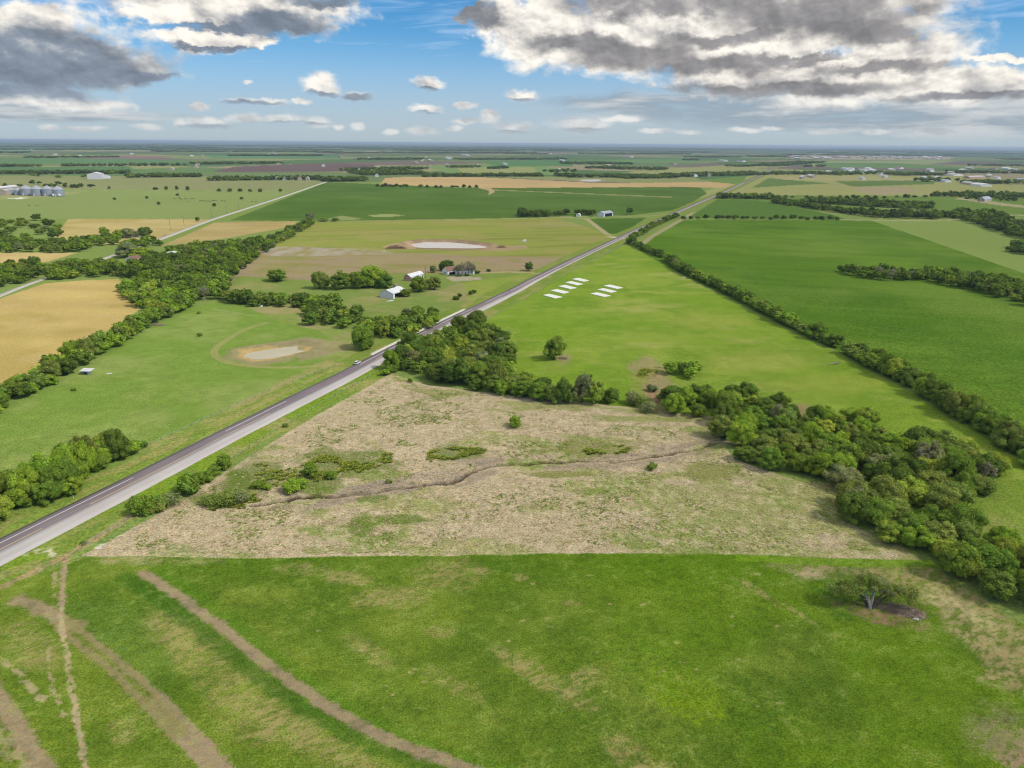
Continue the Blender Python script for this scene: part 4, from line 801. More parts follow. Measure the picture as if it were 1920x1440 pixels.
# far right rows and woods
line_trees([(1282, 411), (1400, 411.5), (1580, 413)], 13, 4, (4.5, 7), (6, 9), (4, 5, 1, 2, 0, 0), 'in the row beyond the row crop', 1)
for poly, md, n in [([(1445, 381), (1560, 398), (1640, 408), (1760, 412), (1790, 404), (1700, 402), (1600, 398), (1520, 388), (1460, 376)], 16, 'a'), ([(1495, 380), (1600, 386), (1740, 394), (1745, 388), (1640, 380), (1540, 377)], 15, 'a'), ([(1790, 410), (1850, 427), (1900, 445), (1990, 462), (1990, 440), (1900, 420), (1860, 402), (1795, 398)], 15, 'a'),
                    ([(1345, 373), (1450, 374), (1450, 371), (1350, 370)], 16, 'a'), ([(1890, 474), (1990, 486), (1990, 468), (1900, 464)], 13, 'a'), ([(1745, 369), (1990, 373), (1990, 367), (1760, 366)], 16, 'a'), ([(975, 408), (1028, 407), (1028, 402), (976, 403)], 14, 'a'), ([(1040, 405), (1063, 404), (1062, 401), (1042, 402)], 18, 'a'), ([(1077, 404.5), (1113, 404), (1112, 401), (1080, 401)], 15, 'a')]:
    wood_trees(poly, md * .72, (6, 9), (10, 14.5), DARK, 'far')
line_trees([(1455, 371), (1560, 373), (1640, 371)], 22, 8, (5, 7.5), (6, 10), DARK, 'far', 1); line_trees([(1590, 374), (1700, 371), (1745, 370)], 30, 8, (5, 7), (6, 9), DARK, 'far', 1)
line_trees([(708, 350.5), (767, 351)], 11, 6, (6, 8), (8, 11), DARK, 'far', 1); line_trees([(787, 352), (830, 353), (903, 352)], 22, 6, (6, 8), (8, 11), DARK, 'far', 1)
for x, y in ((1180, 402), (1870, 374), (1830, 375), (1815, 376), (1880, 377), (1900, 377), (1890, 376), (60, 345), (75, 346), (110, 345), (122, 352), (100, 353), (88, 352), (140, 352), (150, 351), (172, 351), (10, 352), (38, 351), (62, 330), (75, 331), (110, 333), (160, 334), (243, 334), (260, 334)): put_tree(P(x, y), R_.uniform(7, 12), R_.uniform(8, 13), pick(DARK), 'far')
# far treelines: x0, y0, x1, y1, rows, spacing
FARLINES = [(0, 327, 240, 326, 3, 16), (240, 333, 415, 332, 3, 16), (395, 339, 610, 337, 3, 15), (612, 341, 692, 340, 6, 13), (0, 313, 350, 311, 3, 22), (370, 309, 530, 307, 4, 20), (690, 329, 803, 327, 8, 18), (690, 322, 800, 318, 5, 26), (800, 332, 1075, 331, 3, 18), (853, 315, 900, 314, 3, 18), (925, 317, 955, 316, 2, 16),
            (1035, 323, 1075, 322, 2, 22), (1057, 308, 1190, 309, 6, 28), (1100, 316, 1230, 320, 5, 26), (1173, 335, 1280, 334, 5, 18), (1070, 333, 1180, 333, 3, 18), (1280, 332, 1443, 328, 5, 17), (1390, 313, 1480, 311, 4, 22), (1477, 310, 1545, 305, 5, 26), (1457, 328, 1550, 327, 3, 22), (1565, 329, 1625, 327, 3, 20), (1640, 327, 1680, 326, 2, 20), (1690, 330, 1775, 329, 4, 18),
            (1790, 325, 1980, 326, 3, 20), (1735, 341, 1800, 340, 2, 22), (1820, 345, 1980, 346, 3, 18), (1520, 313, 1560, 312, 1, 40), (1640, 304, 1780, 306, 1, 60), (1820, 311, 1980, 313, 2, 26), (0, 297, 230, 295, 2, 40), (230, 299, 330, 300, 2, 34), (330, 293, 660, 292, 3, 40), (640, 300, 800, 299, 3, 36), (840, 300, 1060, 299, 3, 34), (1290, 301, 1380, 300, 2, 30), (1280, 296, 1480, 294, 4, 44), (1490, 291, 1800, 292, 4, 44), (1800, 299, 1980, 300, 3, 40), (0, 287, 300, 287, 3, 60), (300, 285, 640, 285, 4, 60), (640, 288, 1000, 287, 4, 60), (1000, 290, 1300, 289, 4, 56),
            (0, 281, 640, 281, 4, 90), (640, 283, 1300, 284, 4, 90), (1300, 286, 1980, 289, 4, 90), (0, 276, 700, 278, 4, 150), (700, 280, 1400, 282, 4, 150), (1400, 283, 1980, 286, 4, 150), (0, 272.5, 640, 274.5, 4, 260), (640, 276, 1300, 279.5, 4, 260), (1300, 280.5, 1980, 283.5, 4, 260)]
for x0, y0, x1, y1, rows, sp in FARLINES:
    a, b = P(x0, y0), P(x1, y1); L = np.linalg.norm(b - a); u = (b - a) / L; back = np.array([-u[1], u[0]]); back = back if back @ a > 0 else -back; t = 0.0
    big = sp > 50
    while t < L:
        if vn(np.array([t / (sp * 9)]), np.array([y0 * 7.7]), 12)[0] > (.12 if sp < 30 else .36) or rows > 4:
            for k in range(rows): put_tree(a + u * t + back * (k * sp * (1.6 if not big else 3.0) + R_.uniform(-.5, .5) * sp), R_.uniform(8, 12) * (1 + .006 * sp) if sp < 30 else sp * R_.uniform(.5, .8), R_.uniform(10, 15) * (1 + .002 * sp), pick(DARK), 'far')
        t += sp * R_.uniform(.6, 1.4)
    
ORD = lambda k: f'{k}' + ('th' if 10 <= k % 100 <= 20 else {1: 'st', 2: 'nd', 3: 'rd'}.get(k % 10, 'th'))
GROUPS = {'in the hedgerow beside the wheat': 'from its near end', 'in the wood above the tan meadow edge': 'from its upper end'}
def build_trees(nmax=296):
    for t in TREES:
        d = math.sqrt(t['p'] @ t['p'] + H * H); t['d'] = d; t['size'] = t['r'] * t['h'] / d ** 2; uu, vv = UV(t['p'][0], t['p'][1]); t['in'] = -40 < uu < 1960 and vv < 1500
    order = sorted([t for t in TREES if t['in'] and t['grp'] != 'far'], key=lambda t: (not t['force'], -t['size']))
    solo = order[:nmax]; ids = {id(t) for t in solo}; rest = [t for t in TREES if id(t) not in ids]
    cnt = {}
    for t in sorted(solo, key=lambda t: (t['grp'], t['key'])):
        g = t['grp']; cnt[g] = cnt.get(g, 0) + 1; rs = random.Random(int(t['p'][0] * 10) + 7)
        cm, tm, R, HT = PROTO[t['proto'] if t['proto'] is not None else rs.randrange(len(PROTO))]
        s = t['r'] / R; z = zat(*t['p'])
        e = empty('broadleaf_tree', (t['p'][0], t['p'][1], z), rs.uniform(0, 6.28), (s * rs.uniform(.86, 1.22), s * rs.uniform(.86, 1.16), t['h'] / HT * rs.uniform(.95, 1.30)))
        size = 'broad' if t['r'] > 5.9 else 'small' if t['r'] < 4.9 else 'rounded'
        lab = t['label'] or f"{size} {t['tone']} tree, {ORD(cnt[g])} from left {g}"
        tag(e, lab, 'tree', ('trees ' + g) if g and not t['label'] else 'single trees on the farmland')
        c = TONE[t['tone']]; k = rs.uniform(.85, 1.15)
        o = obj('crown', cm, e); o.color = (c[0] * k * rs.uniform(.92, 1.1), c[1] * k, c[2] * k, 1); obj('trunk', tm, e)
    Vs, Fs, Ts = [], [], []; b = 0
    for t in rest:
        if not t['in'] and t['grp'] != 'far': continue
        rs = random.Random(int(t['p'][0] * 10) + 3); V, F, Tn = (LOD1 if t['d'] < 1500 else LOD2)[rs.randrange(4)]
        a = rs.uniform(0, 6.28); ca, sa = math.cos(a), math.sin(a); s = t['r'] / 5.0
        q = np.stack([(V[:, 0] * ca - V[:, 1] * sa) * s + t['p'][0], (V[:, 0] * sa + V[:, 1] * ca) * s + t['p'][1], V[:, 2] * t['h'] / 9.0 - .2], 1)
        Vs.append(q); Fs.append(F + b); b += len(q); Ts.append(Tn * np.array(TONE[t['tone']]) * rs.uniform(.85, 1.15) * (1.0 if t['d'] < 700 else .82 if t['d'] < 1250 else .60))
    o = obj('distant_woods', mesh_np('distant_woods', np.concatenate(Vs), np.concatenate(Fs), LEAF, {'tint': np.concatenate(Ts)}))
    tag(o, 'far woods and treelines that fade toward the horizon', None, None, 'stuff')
    print('TREES', len(TREES), 'solo', len(solo), 'rest', len(rest), 'smallest', solo[-1]['size'], 'mass verts', b)
build_trees()

# ------------------------------------------------------------------ shrubs, weeds, tufts
def shrub(x, y, r, h, tone, lab, wispy=False, grp='shrubs in the dry pasture'):
    p = P(x, y); rs = random.Random(int(x * 7 + y)); fm, sm, R, HT = (WISPY if wispy else SHRUB)[rs.randrange(2 if wispy else 4)]
    e = empty('shrub', (p[0], p[1], zat(*p) - .05), rs.uniform(0, 6.28), (r / R, r / R, h / HT)); tag(e, lab, 'shrub', grp)
    c = TONE[tone]; o = obj('foliage', fm, e); o.color = (*c, 1); obj('stem', sm, e)
for a in [(274, 962, 4.2, 5.6, 'mid green', 'tall green shrub where the roadside fence meets the dry pasture'), (300, 956, 3.6, 4.6, 'olive green', 'olive shrub just right of the tall shrub by the fence corner'), (322, 948, 3.2, 4.2, 'grey green', 'thin grey green shrub at the right end of the fence corner thicket', True), (258, 950, 2.6, 3.6, 'mid green', 'small shrub behind the fence corner thicket beside the highway'),
          (353, 925, 4.4, 6.2, 'mid green', 'dense round shrub between highway and dry pasture'), (383, 903, 3.0, 4.0, 'mid green', 'smaller green shrub right behind the dense round shrub'), (421, 877, 3.2, 5.0, 'mid green', 'upright shrub near the pale roadway edge'), (403, 890, 2.6, 3.2, 'mid green', 'low shrub left of the upright shrub near the roadway'),
          (395, 946, 3.4, 3.6, 'olive green', 'spreading olive brush at the left end of the gully', True), (425, 944, 4.0, 3.8, 'olive green', 'wide olive brush in the gully head', True), (452, 938, 3.0, 3.2, 'grey green', 'grey olive brush right of the wide olive brush', True),
          (548, 918, 3.8, 3.6, 'fresh green', 'light green bushy shrub left of the gully'), (566, 912, 2.6, 2.8, 'fresh green', 'light green shrub touching the bushy one'), (583, 893, 3.4, 4.6, 'mid green', 'rounded dark shrub above the light green pair'), (622, 897, 2.2, 2.6, 'mid green', 'small dark shrub in the weed patch'), (485, 915, 2.4, 2.8, 'mid green', 'small shrub left of the light green pair'), (502, 917, 1.6, 1.8, 'fresh green', 'tiny shrub between two shrubs by the gully head'),
          (966, 801, 2.8, 4.4, 'fresh green', 'single feathery green bush alone in the dry pasture'), (535, 800, 1.4, 1.6, 'olive green', 'tiny olive bush on the roadside fence line'), (158, 1022, 1.0, 1.2, 'mid green', 'low weedy bush by the wooden rail fence'),
          (268, 838, 2.0, 2.8, 'mid green', 'small round bush right of the roadside thicket'), (138, 733, 1.2, 1.4, 'mid green', 'tiny bush in the pond pasture'), (375, 630, 1.7, 2.2, 'mid green', 'small dark bush near the looping pond track'), (373, 588, 1.5, 1.8, 'mid green', 'small dark bush below the dark wood'), (1223, 733, 2.6, 3.4, 'grey green', 'grey green bush in the bare creek bed'), (1106, 708, 1.3, 1.6, 'dark green', 'small dark bush above the line of trees'),
          (1188, 757, 4.8, 5.6, 'grey green', 'grey bush at the right end of the tree line'), (1203, 762, 4.6, 5.4, 'olive green', 'olive bush beside the grey one at the tree line end', True), (1217, 772, 4.2, 4.8, 'grey green', 'thin grey bush at the mouth of the creek bed', True), (722, 702, 3.0, 3.0, 'fresh green', 'low bright bush at the left foot of the creek wood'), (735, 696, 3.6, 4.6, 'mid green', 'round bush at the left foot of the creek wood'), (770, 716, 1.4, 2.0, 'mid green', 'small pointed bush below the creek wood'),
          (1222, 882, 2.2, 2.4, 'olive green', 'tiny scrub bush above the gully'), (730, 905, 1.2, 1.4, 'olive green', 'tiny weed bush beside the gully bank'), (855, 562, 2.6, 3.2, 'dark green', 'dark bush between barn pasture and highway'), (862, 556, 2.0, 2.6, 'dark green', 'second dark bush between barn pasture and highway'), (882, 553, 2.0, 3.6, 'dark green', 'pointed bush beside the barn lane'), (889, 550, 1.8, 3.0, 'dark green', 'small bush right of the pointed one by the barn lane'), (895, 513, 2.6, 3.0, 'dark green', 'dark bush at the right end of the farmhouse'), (916, 509, 2.2, 2.6, 'dark green', 'dark bush beside the farm lane'),
          (860, 518, 3.0, 1.8, 'dark green', 'dark hedge bush in front of the farmhouse'), (875, 517, 3.0, 1.8, 'dark green', 'low hedge bush before the white farmhouse wall'), (812, 511, 3.4, 6.5, 'grey green', 'thin grey bush between shed and farmhouse'), (445, 514, 1.6, 3.6, 'dark green', 'narrow dark bush at the corner of the brown pasture')]:
    shrub(*a)
def tuft_field(name, polys, count, hgt, wid, cols, lab, blades=8, gate=None, thr=.5):
    rs = np.random.RandomState(len(name) * 13 + count); pts = []
    for poly, share in polys:
        q = np.array(W(poly)); lo, hi = q.min(0), q.max(0); need = int(count * share); got = np.zeros((0, 2))
        for _ in range(12):
            c = rs.uniform(lo, hi, (need * 2, 2)); d2 = (c ** 2).sum(1); c = c[inpoly(c[:, 0], c[:, 1], q)]
            g = fbm(c[:, 0], c[:, 1], gate or 12, 401, 3) if gate else None
            if gate: c = c[g > thr]
            got = np.concatenate([got, c]);
            if len(got) >= need: break
        pts.append(got[:need])
    p = np.concatenate(pts); D, _ = dline(p[:, 0], p[:, 1], [tuple(q) for q in GULLY], 4.0); p = p[~(D < 1.8)]; n = len(p)
    z = micro(p[:, 0], p[:, 1], terrain(p[:, 0], p[:, 1]), np.ones(n)); c0 = np.array(cols)[rs.randint(0, len(cols), n)] * rs.uniform(.8, 1.2, (n, 1))
    V = np.zeros((n, blades, 4, 3)); s = rs.uniform(.6, 1.3, (n, 1))
    a = rs.uniform(0, 6.2832, (n, blades)); out = rs.uniform(.2, 1.0, (n, blades)) * wid * s; hh = hgt * s * rs.uniform(.6, 1.1, (n, blades)); w = wid * .30 * s * rs.uniform(.7, 1.3, (n, blades))
    bx = p[:, :1] + np.cos(a) * out * .5; by = p[:, 1:] + np.sin(a) * out * .5; tx = p[:, :1] + np.cos(a) * out * 1.5; ty = p[:, 1:] + np.sin(a) * out * 1.5; nx, ny = -np.sin(a) * w, np.cos(a) * w
    for k, (X, Y, Zk, sg) in enumerate(((bx, by, 0, -1), (bx, by, 0, 1), (tx, ty, 1, .7), (tx, ty, 1, -.7))):
        V[:, :, k, 0] = X + nx * sg; V[:, :, k, 1] = Y + ny * sg; V[:, :, k, 2] = z[:, None] - .05 + Zk * hh
    Tn = np.repeat(c0[:, None, :] * rs.uniform(.75, 1.25, (n, blades, 1)), 4, 1).reshape(-1, 3)
    o = obj(name, mesh_np(name, V.reshape(-1, 3), np.arange(n * blades * 4).reshape(-1, 4), LEAF, {'tint': Tn})); tag(o, lab, None, None, 'stuff')
DRYP = [(230, 1030), (335, 950), (520, 830), (640, 757), (735, 703), (800, 727), (940, 747), (1173, 768), (1340, 786), (1340, 820), (1375, 872), (1500, 912), (1570, 915), (1590, 985), (1690, 1030), (1450, 1037), (1100, 1031), (760, 1038), (450, 1042)]
tuft_field('dry_grass', [(DRYP, 1.0)], 22000, .13, .40, [alb(206, 188, 152), alb(196, 178, 142), alb(182, 166, 128), alb(186, 178, 118)], 'tufted dry grass over the tan pasture')
tuft_field('grass', [(DRYP, .8), ([(450, 880), (640, 800), (760, 720), (900, 750), (1100, 780), (1000, 850), (700, 890)], .2)], 8000, .13, .45, [alb(138, 160, 72), alb(150, 164, 84), alb(126, 152, 62)], 'green grass tufts among the dry grass', 8, 16, .56)
WEED = [([(555, 880), (600, 855), (735, 850), (735, 868), (660, 890), (600, 912)], .34), ([(800, 868), (806, 845), (850, 838), (912, 842), (905, 850), (850, 862)], .2), ([(1090, 838), (1180, 835), (1180, 850), (1100, 852)], .06), ([(380, 945), (480, 925), (500, 945), (400, 958)], .12), ([(480, 870), (560, 880), (560, 905), (480, 915)], .1), ([(1195, 704), (1203, 688), (1238, 687), (1228, 704)], .08), ([(715, 700), (760, 696), (745, 708), (712, 708)], .05), ([(530, 945), (570, 936), (580, 945)], .05)]
tuft_field('weeds', WEED, 1900, .38, .75, [alb(134, 154, 58), alb(146, 158, 62), alb(162, 160, 74), alb(124, 144, 58)], 'patches of green weeds in the dry pasture', 12, 7, .47)

# ------------------------------------------------------------------ buildings
M_ = dict(white_metal=surf('white_metal', alb(226, 226, 230), .5, .07, .25), bluewhite=surf('white_siding', alb(236, 238, 244), .6, .08, .4), pink=surf('pink_siding', alb(206, 160, 152), .7, .15, .6), brown_roof=surf('brown_shingle', alb(140, 104, 94), .85, .18, 1.5), grey_roof=surf('grey_shingle', alb(140, 122, 116), .85, .15, 1.5),
          white_wall=surf('white_clapboard', alb(252, 250, 246), .7, .06, .6), dark=surf('dark_interior', (.02, .02, .022), .9, .2), glass=surf('window_glass', (.03, .04, .05), .1, .2, 1.0, 0, .6), galv=surf('galvanized_steel', alb(172, 178, 192), .5, .10, .5, .2, .5, stretch=(.2, .2, 3)), galv_roof=surf('galvanized_roof', alb(186, 190, 200), .42, .08, .5, .35, .5),
          concrete=surf('concrete', alb(226, 224, 214), .9, .07, .5), wood=surf('weathered_wood', alb(150, 126, 98), .9, .25, 2.0), red=surf('red_paint', alb(168, 84, 70), .7, .2, .8), tan_wall=surf('tan_wall', alb(196, 182, 164), .8, .12, .1), far_roof=surf('pale_roof', alb(190, 188, 186), .7, .1, .1), rust=surf('rusty_metal', alb(146, 116, 100), .8, .2, .5), black=surf('black_rubber', (.02, .02, .02), .8, .2), carw=surf('white_car_paint', (.72, .73, .74), .25, .04, .5, 0, .5), slab=surf('white_slab', alb(234, 234, 226), .85, .05, .25))
def building(name, label, cat, A, B, C, wall_h, roof_h, wall, roof, front=(), side=(), over=.4, open_side=False, group=None, end=None, small=False):
    """A->B gable end, B->C long side (photo points of the wall foot)"""
    a, b, c = (P(*q) for q in (A, B, C)); u = b - a; w = np.linalg.norm(u); u = u / w; v = np.array([-u[1], u[0]]); L = (c - b) @ v
    if L < 0: v, L = -v, -L
    L = max(L, 2.0); z = zat(*((a + c) / 2)) if np.hypot(*a) < 900 else 0.0
    e = empty(name, (a[0], a[1], z)); tag(e, label, cat, group)
    p3 = lambda s, t, h: (u[0] * s + v[0] * t, u[1] * s + v[1] * t, h)
    m = MB(); th = .18
    def wallbox(s0, t0, s1, t1, h, h0=-.3):
        m.add([p3(s0, t0, h0), p3(s1, t0, h0), p3(s1, t1, h0), p3(s0, t1, h0), p3(s0, t0, h), p3(s1, t0, h), p3(s1, t1, h), p3(s0, t1, h)], [(3, 2, 1, 0), (4, 5, 6, 7), (0, 1, 5, 4), (1, 2, 6, 5), (2, 3, 7, 6), (3, 0, 4, 7)])
    def gable(t0, t1):
        m.add([p3(0, t0, -.3), p3(w, t0, -.3), p3(w, t0, wall_h), p3(w / 2, t0, wall_h + roof_h), p3(0, t0, wall_h), p3(0, t1, -.3), p3(w, t1, -.3), p3(w, t1, wall_h), p3(w / 2, t1, wall_h + roof_h), p3(0, t1, wall_h)],
              [(0, 1, 2, 3, 4), (9, 8, 7, 6, 5), (0, 5, 6, 1), (1, 6, 7, 2), (2, 7, 8, 3), (3, 8, 9, 4), (4, 9, 5, 0)])
    gable(0, th); gable(L - th, L); wallbox(0, th, th, L - th, wall_h)
    if open_side:
        wallbox(w - th, th, w, L * .12, wall_h); wallbox(w - th, L - L * .08, w, L - th, wall_h); wallbox(w - th, L * .12, w, L * .92, wall_h, wall_h - .7)
    else: wallbox(w - th, th, w, L - th, wall_h)
    m.build('wall', wall, e)
    r = MB(); o = over; t_ = .14; dz = roof_h / (w / 2) * o
    top = [p3(-o, -o, wall_h - dz + .02), p3(w / 2, -o, wall_h + roof_h + .02), p3(w + o, -o, wall_h - dz + .02), p3(-o, L + o, wall_h - dz + .02), p3(w / 2, L + o, wall_h + roof_h + .02), p3(w + o, L + o, wall_h - dz + .02)]
    V = top + [(x, y, q + t_) for x, y, q in top]
    r.add(V, [(0, 3, 4, 1), (1, 4, 5, 2), (6, 7, 10, 9), (7, 8, 11, 10), (0, 1, 7, 6), (1, 2, 8, 7), (3, 9, 10, 4), (4, 10, 11, 5), (0, 6, 9, 3), (2, 5, 11, 8)]); ro = r.build('roof', roof, e)
    if small: return e
    if end is not None:
        q = MB(); q.add([p3(.02, -.03, 0), p3(w - .02, -.03, 0), p3(w - .02, -.03, wall_h * .98), p3(w / 2, -.03, wall_h + roof_h * .9), p3(.02, -.03, wall_h * .98)], [(0, 1, 2, 3, 4)]); q.build('gable_cladding', end, e)
    def panel(nm, face, s0, s1, h0, h1, mat, fr=M_['white_wall']):
        f0 = .05; q = MB()
        g = (lambda s, h, d: p3(s, -d, h)) if face == 'front' else (lambda s, h, d: p3(w + d, s, h))
        V = [g(s0, h0, .0), g(s1, h0, .0), g(s1, h1, .0), g(s0, h1, .0), g(s0, h0, f0), g(s1, h0, f0), g(s1, h1, f0), g(s0, h1, f0)]
        q.add(V, [(3, 2, 1, 0), (4, 5, 6, 7), (0, 1, 5, 4), (1, 2, 6, 5), (2, 3, 7, 6), (3, 0, 4, 7)]); po = q.build(nm, mat, e)
        if nm == 'window':
            k = MB(); V = [g(s0 - .12, h0 - .16, .02), g(s1 + .12, h0 - .16, .02), g(s1 + .12, h0 - .02, .02), g(s0 - .12, h0 - .02, .02)]; V += [tuple(np.array(x) + np.array(g(0, 0, .12)) - np.array(g(0, 0, 0))) for x in V]
            k.add(V, [(3, 2, 1, 0), (4, 5, 6, 7), (0, 1, 5, 4), (1, 2, 6, 5), (2, 3, 7, 6), (3, 0, 4, 7)]); k.build('sill', fr, po)
    for nm, s0, s1, h0, h1, mt in front: panel(nm, 'front', s0 * w, s1 * w, h0, h1, mt)
    for nm, s0, s1, h0, h1, mt in side: panel(nm, 'side', s0 * L, s1 * L, h0, h1, mt)
    return e
D_, G_ = M_['dark'], M_['glass']
building('barn', 'white open fronted metal barn in the creek pasture', 'barn', (712, 557.6), (737.6, 560.8), (753, 552.3), 4.4, 2.4, M_['bluewhite'], M_['white_metal'], open_side=True, front=[('door', .05, .2, 0, 2.2, M_['bluewhite'])])
building('shed', 'long white roofed shed with a pink end wall', 'shed', (757.6, 526), (770.5, 527.4), (803, 521.6), 4.0, 2.2, M_['white_metal'], M_['white_metal'], end=M_['pink'], front=[('door', .4, .62, 0, 2.4, M_['pink']), ('window', .12, .26, 1.3, 2.3, G_)], side=[('door', .55, .63, 0, 2.2, D_), ('door', .85, .93, 0, 2.4, D_)])
building('house', 'white farmhouse wing with a brown shingle roof', 'house', (829, 513.5), (839.5, 516), (856, 514), 4.0, 3.2, M_['white_wall'], M_['brown_roof'], front=[('window', .3, .45, 1.0, 2.4, G_), ('window', .6, .75, 1.0, 2.4, G_)], side=[('door', .2, .9, .2, 2.4, D_)])
building('house', 'long white farmhouse wing under a grey roof behind the bare tree', 'house', (851, 513.0), (856.3, 516.2), (886, 512.2), 4.6, 2.4, M_['white_wall'], M_['grey_roof'], side=[('window', .1, .17, 1.0, 2.5, G_), ('window', .28, .35, 1.0, 2.5, G_), ('door', .46, .53, .1, 2.4, D_), ('window', .64, .71, 1.0, 2.5, G_), ('window', .82, .89, 1.0, 2.5, G_)])
building('shed', 'tiny white shed behind the open barn', 'shed', (736.5, 540.4), (742, 541), (745, 539.4), 2.6, 1.0, M_['white_wall'], M_['grey_roof'], front=[('door', .55, .85, 0, 2.0, D_)])
building('house', 'roadside farmhouse with white walls and a dark roof between two spreading trees', 'house', (247, 444), (262, 445), (267, 442.4), 4.0, 4.0, M_['white_wall'], M_['grey_roof'], front=[('window', .15, .3, 1.2, 2.8, G_), ('door', .45, .6, .1, 2.6, M_['red']), ('window', .7, .85, 1.2, 2.8, G_)], side=[('window', .3, .6, 1.2, 2.8, G_)])
building('shed', 'small white shed at the left of the roadside farmhouse', 'shed', (225, 446), (233, 447), (239, 445), 4, 1.6, M_['white_metal'], M_['white_metal'], front=[('door', .3, .7, 0, 3, D_)])
building('shed', 'small red shed right of the roadside farmhouse', 'shed', (267, 442.5), (271.5, 443), (273, 442), 3.2, 1.2, M_['red'], M_['red'], front=[('door', .3, .7, 0, 2.4, D_)])
building('house', 'house with a reddish roof at the farm road bend', 'house', (236, 490), (250, 491.5), (257, 488), 3.4, 2.2, M_['white_wall'], M_['brown_roof'], front=[('window', .2, .4, 1, 2.2, G_), ('door', .55, .7, 0, 2.2, D_)])
building('shed', 'white flat shed half hidden in the tree belt', 'shed', (306, 488), (320, 488.8), (324, 485), 7.5, .8, M_['white_metal'], M_['white_metal'], front=[('door', .4, .6, 0, 4, D_)])
building('barn', 'metal barn with a dark open front beside the dark grove', 'barn', (1120, 406), (1132, 407), (1145, 404.5), 6, 3, M_['bluewhite'], M_['galv_roof'], open_side=True)
building('house', 'hip roofed grey house alone in the far green field', 'house', (1832, 377.4), (1846, 378.2), (1856, 376.4), 4.5, 6, M_['tan_wall'], M_['galv_roof'], front=[('window', .15, .35, 2, 5, G_), ('window', .6, .8, 2, 5, G_)])
for A, B, C, wh, rh, wl, rf, lab in [((0, 366.5), (12, 366.5), (16, 364), 10, 3, 'tan_wall', 'far_roof', 'pale farm building left of the grain bins'), ((-14, 360), (2, 360), (24, 356), 9, 3, 'tan_wall', 'white_metal', 'long white farm shed behind the small grain bins'), ((164, 336.2), (190, 336), (193, 334.5), 16, 5, 'white_metal', 'white_metal', 'long bright white shed across the far pasture'), ((192, 335), (208, 334.6), (212, 333), 8, 4, 'white_metal', 'white_metal', 'second white shed beside the long one across the far pasture'),
                                  ((1080, 406), (1088, 406.2), (1092, 405), 3, 2, 'white_wall', 'white_metal', 'tiny white shed left of the dark grove by the open barn'), ((1772, 342), (1784, 342), (1787, 340.6), 6, 4, 'bluewhite', 'galv_roof', 'blue white barn at the left of the far farmstead'), ((1788, 330), (1806, 330), (1812, 327.5), 6, 4, 'white_wall', 'far_roof', 'wide pale barn behind the far farmstead'), ((1820, 347), (1834, 347.2), (1838, 345.4), 6, 4, 'tan_wall', 'far_roof', 'tan barn in the middle of the far farmstead'), ((1840, 350), (1860, 350.2), (1864, 348.4), 6, 4, 'white_wall', 'white_metal', 'long white barn at the front of the far farmstead'), ((1900, 340), (1932, 341), (1936, 338.5), 6, 4, 'bluewhite', 'galv_roof', 'long grey white shed at the right edge of the farmland'), ((1806, 334.5), (1818, 335), (1822, 333), 6, 4, 'pink', 'far_roof', 'pinkish house in the far farmstead')]:
    building('barn', lab, 'barn', A, B, C, wh, rh, M_[wl], M_[rf], small=True)
rs = random.Random(4)
DOT = [(322, 319.5), (367, 315.5), (103, 291), (63, 283), (607, 312.5), (500, 280.5), (807, 312), (937, 316.5), (897, 312.5), (1052, 321), (1017, 298.5), (1267, 308.5), (707, 332), (1633, 318.5), (1543, 326.5), (1613, 318.3), (520, 337.8), (534, 338), (548, 338), (562, 338.2), (577, 338.2), (675, 321), (1560, 325), (1655, 328.5), (1740, 328.5), (1330, 331), (1305, 331.5)] + [(rs.uniform(1490, 1910), rs.choice([318, 321, 325, 328, 333, 336]) + rs.uniform(-1, 1)) for _ in range(34)] + [(rs.uniform(100, 1400), rs.uniform(288, 312)) for _ in range(26)]
for k, (x, y) in enumerate(DOT):
    building('house', 'white house far off on the flat farmland', 'house', (x - 4, y), (x + 3, y), (x + 5, y - .5), 7, 5, M_[rs.choice(['white_wall', 'tan_wall', 'white_metal'])], M_[rs.choice(['far_roof', 'white_metal', 'grey_roof'])], small=True, group='white houses scattered on the far farmland')
def town_house():
    m = MB(); m.box((0, 0, 4), (14, 26, 8)); r = MB(); r.add([(-8, -14, 8.02), (8, -14, 8.02), (0, -14, 12), (-8, 14, 8.02), (8, 14, 8.02), (0, 14, 12)], [(0, 1, 2), (5, 4, 3), (0, 3, 4, 1), (1, 4, 5, 2), (2, 5, 3, 0)]); return m, r
th_ = [(a.mesh('wall', M_[w]), b.mesh('roof', M_[r])) for (a, b), w, r in ((town_house(), 'tan_wall', 'far_roof'), (town_house(), 'white_wall', 'brown_roof'), (town_house(), 'pink', 'far_roof'), (town_house(), 'tan_wall', 'white_metal'))]
for k in range(90):
    x = rs.uniform(1478, 1770); y = rs.uniform(293.2, 298.0) + (x > 1700) * .6; p = P(x, y); e = empty('house', (p[0], p[1], .3), rs.uniform(0, 3.14), (rs.uniform(1.2, 2.6), rs.uniform(1.2, 2.4), rs.uniform(.8, 1.2))); tag(e, 'tiny pale house in the distant town beside the highway', 'house', 'houses of the distant town'); a, b = rs.choice(th_); obj('wall', a, e); obj('roof', b, e)
